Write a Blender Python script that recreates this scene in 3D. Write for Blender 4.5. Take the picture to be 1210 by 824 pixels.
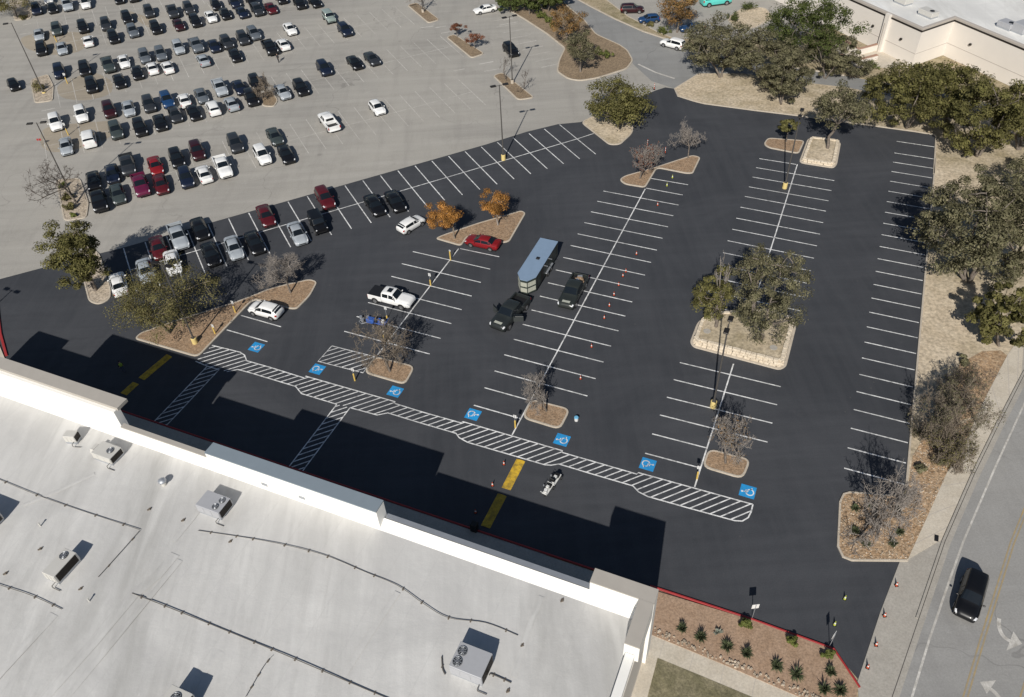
import bpy, bmesh, math, random
import numpy as np
from mathutils import Matrix, Vector

for _o in list(bpy.data.objects):
    bpy.data.objects.remove(_o)
SC = bpy.context.scene
COL = SC.collection
R = math.radians

# ------------------------------------------------------------------ camera
PW, PH = 1210, 824                                  # photograph size in pixels
FPX, PITCH, ROLL, HC = 955.28, R(43.465), R(-3.406), 63.8
_c, _s = math.cos(PITCH), math.sin(PITCH)
FWD = np.array([0, _c, -_s]); _up = np.array([0, _s, _c]); _rt = np.array([1., 0, 0])
CR = math.cos(ROLL) * _rt + math.sin(ROLL) * _up
CU = -math.sin(ROLL) * _rt + math.cos(ROLL) * _up
CAM = np.array([0, 0, HC])
cd = bpy.data.cameras.new('camera'); cam = bpy.data.objects.new('camera', cd); COL.objects.link(cam)
cam.matrix_world = Matrix(((CR[0], CU[0], -FWD[0], 0), (CR[1], CU[1], -FWD[1], 0), (CR[2], CU[2], -FWD[2], HC), (0, 0, 0, 1)))
cd.sensor_width = 36; cd.lens = FPX / PW * 36; cd.clip_start = 1; cd.clip_end = 3000
SC.camera = cam

# ------------------------------------------------------------------ light
SUN_EL, SHADOW_AZ = R(36.9), R(73.7)                # the direction shadows fall, from +X
w = bpy.data.worlds.new('World'); SC.world = w; w.use_nodes = True
wn = w.node_tree.nodes; bg = wn['Background']
sky = wn.new('ShaderNodeTexSky'); sky.sky_type = 'NISHITA'; sky.sun_disc = False
sky.sun_elevation = SUN_EL
_sx, _sy = -math.cos(SHADOW_AZ), -math.sin(SHADOW_AZ)
sky.sun_rotation = math.atan2(_sx, _sy)
sky.air_density = 1.0; sky.dust_density = 0.6; sky.ozone_density = 1.2
w.node_tree.links.new(sky.outputs[0], bg.inputs[0]); bg.inputs[1].default_value = 0.055
ld = bpy.data.lights.new('sun', 'SUN'); ld.energy = 4.8; ld.angle = R(0.53); ld.color = (1, 0.955, 0.88)
sun = bpy.data.objects.new('sun', ld); COL.objects.link(sun)
_d = Vector((math.cos(SHADOW_AZ) * math.cos(SUN_EL), math.sin(SHADOW_AZ) * math.cos(SUN_EL), -math.sin(SUN_EL)))
sun.rotation_euler = _d.to_track_quat('-Z', 'Y').to_euler(); sun.location = (0, 0, 120)
SC.view_settings.view_transform = 'Standard'; SC.view_settings.look = 'None'
SC.view_settings.exposure = 0.0; SC.view_settings.gamma = 1.0
SC.render.engine = 'CYCLES'

# ------------------------------------------------------------------ pixel and lot coordinates
def G(x, y, z=0.0):
    d = FWD + ((x - PW / 2) / FPX) * CR + ((PH / 2 - y) / FPX) * CU
    p = CAM + d * (z - HC) / d[2]
    return np.array([p[0], p[1], z])
def PX(p):
    d = np.asarray(p, float) - CAM; zz = d @ FWD
    return PW / 2 + FPX * (d @ CR) / zz, PH / 2 - FPX * (d @ CU) / zz
def height_at(base, ytop):
    lo, hi = 0.0, 30.0
    for _ in range(40):
        m = (lo + hi) / 2
        if PX(base + np.array([0, 0, m]))[1] > ytop: lo = m
        else: hi = m
    return (lo + hi) / 2
def mpp(p): return float((np.asarray(p, float) - CAM) @ FWD) / FPX     # metres per photo pixel there
TH = R(-25.2)
E1 = np.array([math.cos(TH), math.sin(TH)]); E2 = np.array([-math.sin(TH), math.cos(TH)])
ORG = np.array([-0.540, 54.3285])
def L(a, b): p = ORG + a * E1 + b * E2; return (float(p[0]), float(p[1]))       # lot frame to world
def AB(p): d = np.asarray(p[:2]) - ORG; return float(d @ E1), float(d @ E2)
FA = R(24.4)                                        # the rows of the old lot
F1 = np.array([math.cos(FA), math.sin(FA)]); F2 = np.array([math.sin(FA), -math.cos(FA)])

# ------------------------------------------------------------------ tagging
def tag(o, label=None, cat=None, group=None, kind=None):
    if label: o['label'] = label
    if cat: o['category'] = cat
    if group: o['group'] = group
    if kind: o['kind'] = kind
    return o
def empty(name, loc, rz=0.0, label=None, cat=None, group=None, kind=None):
    o = bpy.data.objects.new(name, None); COL.objects.link(o)
    o.empty_display_size = 0.3
    o.location = loc; o.rotation_euler = (0, 0, rz)
    return tag(o, label, cat, group, kind)
def link(name, me, parent=None):
    o = bpy.data.objects.new(name, me); COL.objects.link(o)
    if parent is not None: o.parent = parent
    return o
def mesh_from(name, V, F, mats, fm=None, smooth=False):
    me = bpy.data.meshes.new(name)
    me.from_pydata([tuple(map(float, v)) for v in V], [], [tuple(f) for f in F])
    for m in (mats if isinstance(mats, (list, tuple)) else [mats]): me.materials.append(m)
    if fm is not None: me.polygons.foreach_set('material_index', fm)
    if smooth: me.polygons.foreach_set('use_smooth', [True] * len(me.polygons))
    me.update(); return me
def quads_np(name, V, mats, smooth=False, idx=None):
    """V: (n,4,3) array of loose quads, or V (m,3) with idx (n,4)"""
    V = np.asarray(V, np.float32)
    if idx is None:
        n = len(V); idx = np.arange(4 * n, dtype=np.int32).reshape(n, 4); V = V.reshape(-1, 3)
    n = len(idx)
    me = bpy.data.meshes.new(name)
    me.vertices.add(len(V)); me.vertices.foreach_set('co', V.ravel())
    me.loops.add(4 * n); me.loops.foreach_set('vertex_index', np.asarray(idx, np.int32).ravel())
    me.polygons.add(n)
    me.polygons.foreach_set('loop_start', np.arange(0, 4 * n, 4, dtype=np.int32))
    me.polygons.foreach_set('loop_total', np.full(n, 4, np.int32))
    if smooth: me.polygons.foreach_set('use_smooth', np.ones(n, bool))
    me.materials.append(mats); me.update(calc_edges=True); return me

class MB:
    """collects boxes, tubes, prisms into one mesh"""
    def __init__(s): s.V = []; s.F = []; s.M = []; s.m = 0
    def add(s, V, F):
        n = len(s.V); s.V += [tuple(map(float, v)) for v in V]
        for f in F: s.F.append(tuple(i + n for i in f)); s.M.append(s.m)
    def box(s, c, d, rz=0.0, top=1.0, bev=0.0):
        hx, hy, hz = d[0] / 2, d[1] / 2, d[2] / 2; ca, sa = math.cos(rz), math.sin(rz)
        def T(x, y, z): return (c[0] + x * ca - y * sa, c[1] + x * sa + y * ca, c[2] + z)
        if bev > 0:
            b = min(bev, hx * .9, hy * .9, hz * .9)
            rings = [(-hz, b), (-hz + b, 0), (hz - b, 0), (hz, b)]
            V = []; F = []
            for z, i in rings:
                x, y = hx - i, hy - i
                q = b if i == 0 else b * .5
                V += [T(*p) for p in [(-x + q, -y, z), (x - q, -y, z), (x, -y + q, z), (x, y - q, z), (x - q, y, z), (-x + q, y, z), (-x, y - q, z), (-x, -y + q, z)]]
            for r in range(3):
                for k in range(8):
                    F.append((r * 8 + k, r * 8 + (k + 1) % 8, r * 8 + 8 + (k + 1) % 8, r * 8 + 8 + k))
            F.append(tuple(range(7, -1, -1))); F.append(tuple(range(24, 32)))
            s.add(V, F); return s
        V = [T(-hx, -hy, -hz), T(hx, -hy, -hz), T(hx, hy, -hz), T(-hx, hy, -hz),
             T(-hx * top, -hy * top, hz), T(hx * top, -hy * top, hz), T(hx * top, hy * top, hz), T(-hx * top, hy * top, hz)]
        s.add(V, [(3, 2, 1, 0), (4, 5, 6, 7), (0, 1, 5, 4), (1, 2, 6, 5), (2, 3, 7, 6), (3, 0, 4, 7)]); return s
    def tube(s, p0, p1, r0, r1=None, n=8, caps=True):
        r1 = r0 if r1 is None else r1
        p0 = np.array(p0, float); p1 = np.array(p1, float); d = p1 - p0; d /= max(np.linalg.norm(d), 1e-9)
        u = np.cross(d, (0, 0, 1)) if abs(d[2]) < .95 else np.cross(d, (1, 0, 0)); u /= np.linalg.norm(u); v = np.cross(d, u)
        V = []
        for p, r in ((p0, r0), (p1, r1)):
            for k in range(n):
                a = 2 * math.pi * k / n; V.append(p + r * (math.cos(a) * u + math.sin(a) * v))
        F = [(k, n + k, n + (k + 1) % n, (k + 1) % n) for k in range(n)]
        if caps: F += [tuple(range(n)), tuple(range(2 * n - 1, n - 1, -1))]
        s.add(V, F); return s
    def path(s, pts, r, n=6):
        for a, b in zip(pts, pts[1:]): s.tube(a, b, r, r, n)
        return s
    def prism(s, poly, z0, z1, bottom=False):
        n = len(poly); z1s = z1 if hasattr(z1, '__len__') else [z1] * n
        V = [(p[0], p[1], z0) for p in poly] + [(p[0], p[1], z) for p, z in zip(poly, z1s)]
        F = [(k, (k + 1) % n, n + (k + 1) % n, n + k) for k in range(n)] + [tuple(range(n, 2 * n))]
        if bottom: F.append(tuple(range(n - 1, -1, -1)))
        s.add(V, F); return s
    def lathe(s, prof, c=(0, 0, 0), n=16):
        V = []; F = []
        for r, z in prof:
            for k in range(n):
                a = 2 * math.pi * k / n; V.append((c[0] + r * math.cos(a), c[1] + r * math.sin(a), c[2] + z))
        for i in range(len(prof) - 1):
            for k in range(n): F.append((i * n + k, i * n + (k + 1) % n, (i + 1) * n + (k + 1) % n, (i + 1) * n + k))
        F.append(tuple(range(n - 1, -1, -1))); F.append(tuple(range((len(prof) - 1) * n, len(prof) * n)))
        s.add(V, F); return s
    def mesh(s, name, mats, smooth=False): return mesh_from(name, s.V, s.F, mats, s.M, smooth)
    def build(s, name, mats, parent=None, smooth=False): return link(name, s.mesh(name, mats, smooth), parent)

# ------------------------------------------------------------------ materials
class NT:
    def __init__(s, name):
        s.mat = bpy.data.materials.new(name); s.mat.use_nodes = True
        s.n = s.mat.node_tree.nodes; s.l = s.mat.node_tree.links; s.b = s.n['Principled BSDF']
    def new(s, t, **kw):
        x = s.n.new(t)
        for k, v in kw.items(): setattr(x, k, v)
        return x
    def put(s, sock, v):
        if hasattr(v, 'is_output') or isinstance(v, bpy.types.NodeSocket): s.l.new(v, sock)
        else: sock.default_value = v
    def pos(s, rot=0.0, scale=(1, 1, 1)):
        g = s.new('ShaderNodeNewGeometry'); m = s.new('ShaderNodeMapping')
        m.inputs['Rotation'].default_value = (0, 0, rot); m.inputs['Scale'].default_value = scale
        s.l.new(g.outputs['Position'], m.inputs['Vector']); return m.outputs[0]
    def noise(s, vec, scale, detail=4, rough=.6, dist=0.0):
        x = s.new('ShaderNodeTexNoise'); s.l.new(vec, x.inputs['Vector'])
        x.inputs['Scale'].default_value = scale; x.inputs['Detail'].default_value = detail
        x.inputs['Roughness'].default_value = rough; x.inputs['Distortion'].default_value = dist
        return x.outputs['Fac']
    def voro(s, vec, scale, feature='F1', out='Distance'):
        x = s.new('ShaderNodeTexVoronoi', feature=feature); s.l.new(vec, x.inputs['Vector'])
        x.inputs['Scale'].default_value = scale; return x.outputs[out]
    def remap(s, v, a, b, c=0.0, d=1.0):
        x = s.new('ShaderNodeMapRange'); s.l.new(v, x.inputs[0])
        for i, q in enumerate((a, b, c, d)): x.inputs[i + 1].default_value = q
        return x.outputs[0]
    def mix(s, f, a, b, mode='MIX'):
        x = s.new('ShaderNodeMix', data_type='RGBA', blend_type=mode)
        s.put(x.inputs[0], f)
        for sock, v in ((x.inputs[6], a), (x.inputs[7], b)):
            s.put(sock, v if not isinstance(v, tuple) else (*v, 1) if len(v) == 3 else v)
        return x.outputs[2]
    def math(s, op, a, b=0.0):
        x = s.new('ShaderNodeMath', operation=op); s.put(x.inputs[0], a); s.put(x.inputs[1], b); return x.outputs[0]
    def out(s, col, rough=.85, bump=None, bs=.3, bd=.05, metal=0.0, spec=None):
        s.put(s.b.inputs['Base Color'], col if not isinstance(col, tuple) else (*col, 1))
        s.put(s.b.inputs['Roughness'], rough); s.b.inputs['Metallic'].default_value = metal
        if spec is not None: s.b.inputs['Specular IOR Level'].default_value = spec
        if bump is not None:
            x = s.new('ShaderNodeBump'); s.l.new(bump, x.inputs['Height'])
            x.inputs['Strength'].default_value = bs; x.inputs['Distance'].default_value = bd
            s.l.new(x.outputs[0], s.b.inputs['Normal'])
        return s.mat
def plain(name, c, rough=.6, metal=0.0, var=.12, scale=3.0, spec=None):
    t = NT(name); v = t.pos(); f = t.noise(v, scale, 5)
    return t.out(t.mix(f, tuple(x * (1 - var) for x in c), tuple(min(1, x * (1 + var)) for x in c)), rough, metal=metal, spec=spec)
def ground_mat(name, c1, c2, c3, s_big, s_mid, s_fine, bump=.4, bd=.04, rough=.95, fine=.35, thr=(.35, .65)):
    t = NT(name); v = t.pos()
    big = t.remap(t.noise(v, s_big, 5, .62), *thr); mid = t.remap(t.noise(v, s_mid, 4, .6), .38, .66)
    fi = t.noise(v, s_fine, 3, .7)
    c = t.mix(big, c1, c2); c = t.mix(t.math('MULTIPLY', mid, .55), c, c3)
    dark = t.remap(fi, .3, .7, 1 - fine, 1 + fine)
    cc = t.new('ShaderNodeCombineColor')
    for i in range(3): t.l.new(dark, cc.inputs[i])
    c = t.mix(1.0, c, cc.outputs[0], 'MULTIPLY')
    return t.out(c, rough, bump=fi, bs=bump, bd=bd)

M = {}
def mat_fresh():
    t = NT('fresh_asphalt'); v = t.pos(); vr = t.pos(-TH, (.05, .9, 1)); vq = t.pos(-TH, (.9, .06, 1))
    big = t.remap(t.noise(v, .06, 6, .66, .9), .38, .62)
    st = t.remap(t.noise(vr, 1.0, 4, .6), .38, .66); sq = t.remap(t.noise(vq, 1.0, 4, .6), .42, .68)
    fi = t.noise(v, 9, 3, .75)
    c = t.mix(big, (.0410, .0440, .0510), (.0600, .0630, .0710))
    c = t.mix(t.math('MULTIPLY', st, .4), c, (.0350, .0375, .0435)); c = t.mix(t.math('MULTIPLY', sq, .4), c, (.0620, .0645, .0720))
    c = t.mix(t.remap(t.noise(v, .35, 6, .7), .62, .80, 0, .5), c, (.076, .078, .083))
    spots = t.remap(t.voro(v, .55), .03, .07, 1, 0)
    c = t.mix(t.math('MULTIPLY', spots, t.remap(t.noise(v, .08, 2), .5, .6, 0, .4)), c, (.10, .098, .094))
    d = t.remap(fi, .3, .7, .86, 1.14); cc = t.new('ShaderNodeCombineColor')
    for i in range(3): t.l.new(d, cc.inputs[i])
    return t.out(t.mix(1.0, c, cc.outputs[0], 'MULTIPLY'), .82, bump=fi, bs=.25, bd=.01, spec=.32)
def mat_old(name, k=1.0, rot=-FA, tint=(1, 1, 1)):
    def q(a, b, c): return (a * k * tint[0], b * k * tint[1], c * k * tint[2])
    t = NT(name); v = t.pos(); vr = t.pos(rot, (.035, .5, 1)); vs = t.pos(rot, (.5, .05, 1))
    big = t.remap(t.noise(v, .022, 6, .65, .8), .36, .66); lane = t.remap(t.noise(vr, 1, 5, .62), .35, .68)
    c = t.mix(big, q(.355, .335, .300), q(.262, .250, .230)); c = t.mix(t.math('MULTIPLY', lane, .65), c, q(.395, .376, .342))
    c = t.mix(t.math('MULTIPLY', t.remap(t.noise(vs, 1, 4), .5, .7), .28), c, q(.225, .212, .195))
    c = t.mix(t.remap(t.noise(v, .16, 6, .72), .55, .75, 0, .45), c, q(.24, .225, .203))
    c = t.mix(t.remap(t.noise(v, .5, 6, .75), .6, .8, 0, .6), c, q(.44, .42, .385))
    wv = t.new('ShaderNodeVectorMath', operation='ADD'); nn = t.new('ShaderNodeTexNoise'); nn.inputs['Scale'].default_value = .22
    t.l.new(v, nn.inputs['Vector']); sc = t.new('ShaderNodeVectorMath', operation='SCALE'); sc.inputs[3].default_value = 7
    t.l.new(nn.outputs['Color'], sc.inputs[0]); t.l.new(v, wv.inputs[0]); t.l.new(sc.outputs[0], wv.inputs[1])
    crack = t.remap(t.voro(wv.outputs[0], .055, 'DISTANCE_TO_EDGE'), .0015, .0055, 1, 0)
    c = t.mix(t.math('MULTIPLY', crack, t.remap(t.noise(v, .06, 3), .42, .6, 0, .38)), c, q(.14, .132, .122))
    oil = t.remap(t.voro(v, .18), .03, .10, 1, 0)
    c = t.mix(t.math('MULTIPLY', oil, t.remap(t.noise(v, .1, 2), .45, .6, 0, .4)), c, q(.15, .142, .132))
    fi = t.noise(v, 6, 4, .75); d = t.remap(fi, .3, .7, .88, 1.12); cc = t.new('ShaderNodeCombineColor')
    for i in range(3): t.l.new(d, cc.inputs[i])
    return t.out(t.mix(1.0, c, cc.outputs[0], 'MULTIPLY'), .9, bump=fi, bs=.2, bd=.01)
def mat_worn(name, c, keep=.6, hole=(.30, .27, .235)):
    t = NT(name); v = t.pos(); f = t.remap(t.noise(v, 1.6, 6, .8), .35, .65); g = t.remap(t.noise(v, .12, 3), .35, .65, .5, 1.1)
    return t.out(t.mix(t.math('MULTIPLY', t.math('MULTIPLY', f, g), keep), hole, c), .85)
def mat_roof(name, c):
    t = NT(name); v = t.pos(); vs = t.pos(-TH, (.55, .05, 1)); v2 = t.pos(-TH, (.35, .35, 1))
    a = t.remap(t.noise(vs, 1, 6, .66, .3), .34, .68); b = t.remap(t.noise(v2, .22, 6, .66, .7), .40, .62)
    col = t.mix(a, tuple(x * .84 for x in c), tuple(min(.9, x * 1.05) for x in c))
    col = t.mix(t.math('MULTIPLY', b, .75), col, tuple(x * y for x, y in zip(c, (.76, .76, .765))))
    col = t.mix(t.remap(t.noise(v, 1.3, 6, .75), .62, .8, 0, .5), col, tuple(min(.85, x * 1.15) for x in c))
    vt = t.pos(-TH, (.16, .03, 1)); sm = t.remap(t.noise(vt, 1, 6, .7, .4), .50, .70, 0, .75)
    col = t.mix(sm, col, tuple(x * y for x, y in zip(c, (.60, .597, .585))))
    # lapped membrane seams
    sp = t.new('ShaderNodeSeparateXYZ'); t.l.new(t.pos(-TH), sp.inputs[0])
    fr = t.math('FRACT', t.math('DIVIDE', sp.outputs[0], 3.05)); ed = t.remap(t.math('ABSOLUTE', t.math('SUBTRACT', fr, .5)), .478, .488, 0, .18)
    col = t.mix(ed, col, tuple(x * .7 for x in c))
    wh = t.remap(t.noise(t.pos(-TH, (.12, .02, 1)), 1, 3, .5, 1.2), .60, .66, 0, .35)
    col = t.mix(wh, col, tuple(min(.86, x * 1.22) for x in c)); fi = t.noise(v, .9, 5, .65)
    return t.out(col, .6, bump=fi, bs=.35, bd=.10)
def mat_paint_car():
    t = NT('car_paint'); oi = t.new('ShaderNodeObjectInfo')
    v = t.pos(); f = t.remap(t.noise(v, 1.1, 5), .3, .7, .9, 1.06); cc = t.new('ShaderNodeCombineColor')
    for i in range(3): t.l.new(f, cc.inputs[i])
    t.out(t.mix(1.0, oi.outputs['Color'], cc.outputs[0], 'MULTIPLY'), .38, spec=.3)
    t.b.inputs['Coat Weight'].default_value = .3; t.b.inputs['Coat Roughness'].default_value = .12
    return t.mat
def mat_leaf(name, cols, trans=.25, rough=.75):
    t = NT(name); g = t.new('ShaderNodeNewGeometry'); cr = t.new('ShaderNodeValToRGB')
    t.l.new(g.outputs['Random Per Island'], cr.inputs[0]); el = cr.color_ramp.elements
    el[0].position = 0; el[0].color = (*cols[0], 1); el[1].position = 1; el[1].color = (*cols[-1], 1)
    for i, c in enumerate(cols[1:-1]):
        e = el.new((i + 1) / (len(cols) - 1)); e.color = (*c, 1)
    v = t.pos(); n = t.remap(t.noise(v, .75, 3, .6), .36, .64, .62, 1.38); cc = t.new('ShaderNodeCombineColor')
    for i in range(3): t.l.new(n, cc.inputs[i])
    c = t.mix(1.0, cr.outputs[0], cc.outputs[0], 'MULTIPLY')
    t.out(c, rough, spec=.25)
    tr = t.new('ShaderNodeBsdfTranslucent'); t.l.new(c, tr.inputs[0]); mx = t.new('ShaderNodeMixShader'); mx.inputs[0].default_value = trans
    t.l.new(t.b.outputs[0], mx.inputs[1]); t.l.new(tr.outputs[0], mx.inputs[2]); t.l.new(mx.outputs[0], t.n['Material Output'].inputs[0])
    return t.mat

M['fresh'] = mat_fresh()
M['old'] = mat_old('old_asphalt')
M['road'] = mat_old('road_asphalt', .86, -R(58), (.94, .97, 1.03))
M['access'] = mat_old('access_road_asphalt', .74, R(35), (.93, .98, 1.06))
M['soil'] = ground_mat('dry_soil', (.47, .385, .275), (.26, .215, .130), (.58, .495, .38), .055, .35, 2.6, .6, .06, thr=(.42, .66))
M['drygrass'] = ground_mat('dry_grass', (.36, .285, .19), (.19, .165, .085), (.46, .38, .27), .09, .6, 3.5, .6, .07)
M['grass'] = ground_mat('thin_lawn', (.150, .135, .072), (.27, .235, .155), (.085, .080, .042), .35, 1.2, 5.5, .7, .06)
M['mulch'] = ground_mat('mulch', (.31, .205, .125), (.255, .170, .105), (.36, .26, .175), .5, 2.0, 5.5, .9, .08, fine=.5)
M['rockmulch'] = ground_mat('rock_mulch', (.36, .235, .135), (.30, .195, .110), (.45, .35, .245), .4, 2.2, 4.8, 1.0, .1, fine=.6)
M['brownmulch'] = ground_mat('brown_mulch', (.225, .165, .105), (.27, .20, .13), (.19, .14, .09), .3, 1.5, 4.5, .9, .08, fine=.45)
M['bedsoil'] = ground_mat('bed_soil', (.335, .225, .150), (.285, .190, .125), (.39, .275, .195), .25, 1.3, 6, .5, .04, fine=.3)
M['cobble'] = ground_mat('river_stone', (.42, .35, .27), (.34, .28, .21), (.50, .43, .35), .4, 1.5, 3.2, 1.0, .12, fine=.5)
M['kerb'] = ground_mat('kerb_concrete', (.46, .40, .325), (.40, .345, .275), (.52, .465, .39), .3, 1.5, 7, .2, .01, fine=.15)
M['concrete'] = ground_mat('pavement_concrete', (.52, .46, .375), (.45, .40, .325), (.57, .52, .44), .12, .7, 6, .2, .01, fine=.14)
M['concrete2'] = ground_mat('grey_concrete', (.36, .335, .295), (.31, .288, .255), (.41, .385, .345), .1, .6, 6, .2, .01, fine=.14)
M['redkerb'] = plain('red_kerb_paint', (.33, .028, .028), .6, var=.25, scale=1.2)
M['white'] = mat_worn('white_paint', (.80, .80, .79), 1.55, (.30, .30, .30))
M['oldline'] = mat_worn('worn_line_paint', (.66, .64, .60), 1.0, (.33, .31, .28))
M['yellow'] = mat_worn('yellow_paint', (.68, .43, .03), 1.5, (.22, .15, .03))
M['dullyellow'] = mat_worn('dull_yellow_line', (.46, .31, .10), .85, (.26, .23, .18))
M['blue'] = mat_worn('blue_paint', (.012, .30, .66), 1.5, (.02, .20, .45))
M['roof'] = mat_roof('roof_membrane', (.615, .605, .585))
M['roof2'] = mat_roof('far_roof_membrane', (.80, .79, .76))
M['parapet'] = plain('white_stucco', (.80, .785, .75), .8, var=.05, scale=.7)
M['coping'] = plain('tan_coping', (.40, .37, .33), .7, var=.10, scale=.9)
M['metalcap'] = plain('metal_cap', (.235, .28, .32), .55, .15, var=.08, scale=1.0)
M['wall'] = plain('cream_stucco', (.70, .655, .60), .85, var=.05, scale=.5)
M['walltrim'] = plain('wall_trim', (.42, .38, .34), .8, var=.08)
M['brownwall'] = plain('terracotta_band', (.36, .22, .16), .85, var=.1)
M['darkmetal'] = plain('dark_bronze', (.035, .031, .028), .45, .5, var=.15)
M['galv'] = plain('galvanised_steel', (.42, .44, .47), .45, .55, var=.12, scale=2)
M['pole'] = plain('grey_pole', (.105, .098, .092), .5, .3, var=.1)
M['black'] = plain('black_plastic', (.012, .012, .013), .5, var=.2)
M['tyre'] = plain('tyre_rubber', (.014, .014, .014), .8, var=.2)
M['rim'] = plain('alloy', (.45, .45, .46), .35, .8, var=.1)
M['glass'] = plain('car_glass', (.008, .011, .014), .06, var=.1, spec=.7)
M['lamp'] = plain('headlight', (.75, .76, .78), .12, .2, var=.05)
M['tail'] = plain('taillight', (.32, .012, .012), .2, var=.1)
M['car'] = mat_paint_car()
M['pedestal'] = plain('yellow_pedestal', (.64, .50, .20), .75, var=.12, scale=1.5)
M['bollard'] = plain('yellow_bollard', (.60, .42, .10), .6, var=.12)
M['signface'] = plain('sign_white', (.70, .70, .69), .5, var=.05)
M['signblue'] = plain('sign_blue', (.02, .10, .35), .5, var=.05)
M['orange'] = plain('cone_orange', (.46, .07, .025), .55, var=.1)
M['lime'] = plain('lime_cone', (.42, .46, .06), .55, var=.1)
M['bark'] = ground_mat('bark', (.17, .14, .115), (.11, .09, .075), (.24, .21, .18), 1.5, 4, 12, .6, .03)
M['twig'] = plain('grey_twig', (.27, .24, .215), .9, var=.25, scale=1.2)
M['darktwig'] = plain('dark_twig', (.085, .068, .058), .9, var=.25, scale=1.2)
M['browntwig'] = plain('brown_twig', (.21, .172, .132), .9, var=.25, scale=1.2)
M['oak'] = mat_leaf('live_oak_leaf', [(.090, .088, .027), (.118, .112, .036), (.144, .133, .048), (.172, .154, .062)])
M['oakgrey'] = mat_leaf('grey_oak_leaf', [(.100, .096, .050), (.130, .123, .067), (.160, .149, .086), (.205, .184, .116)])
M['deep'] = mat_leaf('deep_green_leaf', [(.052, .070, .018), (.068, .090, .023), (.086, .106, .029), (.104, .116, .038)])
M['thin'] = mat_leaf('thin_olive_leaf', [(.105, .100, .036), (.155, .142, .054), (.200, .178, .076), (.135, .110, .052)])
M['orangeleaf'] = mat_leaf('orange_leaf', [(.30, .135, .030), (.40, .19, .045), (.47, .25, .075), (.26, .12, .035)])
M['rust'] = mat_leaf('rust_leaf', [(.20, .085, .045), (.27, .105, .060), (.16, .075, .045)])
M['tanleaf'] = mat_leaf('tan_leaf', [(.22, .125, .045), (.30, .175, .07), (.17, .10, .04), (.14, .115, .045)])
M['plant'] = mat_leaf('spiky_leaf', [(.055, .075, .035), (.10, .12, .06), (.14, .15, .085)])
M['shrub'] = mat_leaf('shrub_leaf', [(.075, .095, .022), (.12, .14, .035), (.16, .17, .05)])
M['agave'] = mat_leaf('agave_leaf', [(.24, .27, .22), (.33, .35, .29)])
M['stone'] = ground_mat('limestone', (.62, .53, .41), (.52, .44, .335), (.70, .62, .50), .5, 2.2, 5, .8, .04, fine=.25)
M['trailer'] = plain('trailer_dark', (.030, .040, .036), .4, var=.2)
M['trailerroof'] = plain('trailer_roof', (.27, .37, .50), .4, .25, var=.10, scale=1.2)
M['plate'] = plain('tread_plate', (.55, .56, .47), .4, .3, var=.12, scale=3)
M['bluegear'] = plain('blue_machine', (.035, .10, .36), .45, var=.25, scale=4)
M['whitegear'] = plain('white_machine', (.62, .62, .60), .45, var=.12, scale=4)
M['skin'] = plain('skin', (.42, .26, .18), .6, var=.05)
M['cloth1'] = plain('dark_clothes', (.02, .02, .024), .8, var=.2)
M['cloth2'] = plain('jeans', (.05, .07, .12), .8, var=.2)
M['hivis'] = plain('hi_vis_vest', (.30, .42, .05), .7, var=.1)
M['hvac'] = plain('hvac_cream', (.56, .545, .51), .5, .1, var=.07)
M['hvacgrey'] = plain('hvac_grey', (.40, .405, .425), .5, .1, var=.07)
M['pipe'] = plain('roof_pipe', (.12, .11, .10), .6, .2, var=.2)
M['wood'] = plain('timber_block', (.14, .115, .09), .9, var=.25)
M['teal'] = plain('teal_paint', (.10, .52, .47), .4, var=.06)
M['cooler'] = plain('cooler_blue', (.16, .42, .62), .5, var=.05)

# ------------------------------------------------------------------ polygons and ribbons
def area(p): return sum(p[i][0] * p[(i + 1) % len(p)][1] - p[(i + 1) % len(p)][0] * p[i][1] for i in range(len(p))) / 2
def ccw(p): return list(p) if area(p) > 0 else list(p)[::-1]
def gp(px): return [tuple(G(x, y)[:2]) for x, y in px]
def rounded(poly, r, n=4):
    out = []; m = len(poly)
    for i in range(m):
        p0, p, p1 = (np.array(poly[(i + k) % m], float) for k in (-1, 0, 1))
        a = p0 - p; b = p1 - p; la, lb = np.linalg.norm(a), np.linalg.norm(b)
        k = min(r, la * .45, lb * .45); s = p + a / la * k; e = p + b / lb * k
        for j in range(n + 1):
            t = j / n; out.append(tuple((1 - t) ** 2 * s + 2 * t * (1 - t) * p + t * t * e))
    return out
def inset(poly, d):
    poly = ccw(poly); m = len(poly); out = []
    for i in range(m):
        p0, p, p1 = (np.array(poly[(i + k) % m], float) for k in (-1, 0, 1))
        u = (p - p0) / max(np.linalg.norm(p - p0), 1e-6); v = (p1 - p) / max(np.linalg.norm(p1 - p), 1e-6)
        n0 = np.array([-u[1], u[0]]); n1 = np.array([-v[1], v[0]]); n = n0 + n1; n /= max(np.linalg.norm(n), 1e-6)
        out.append(tuple(p + n * d / max(.45, float(n @ n0))))
    return out
def tri_fill(poly, z):
    """triangulated flat polygon (may be concave)"""
    bm = bmesh.new(); vs = [bm.verts.new((x, y, z)) for x, y in poly]; f = bm.faces.new(vs); f.normal_update()
    bmesh.ops.triangulate(bm, faces=[f]); bm.normal_update()
    V = [tuple(v.co) for v in bm.verts]; bm.verts.index_update(); F = [tuple(v.index for v in q.verts) for q in bm.faces]
    bm.free(); return V, F
def sheet(name, poly, z, mat, parent=None, kind='structure'):
    V, F = tri_fill(ccw(poly), z); o = link(name, mesh_from(name, V, F, mat), parent)
    if parent is None: o['kind'] = kind
    return o
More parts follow.
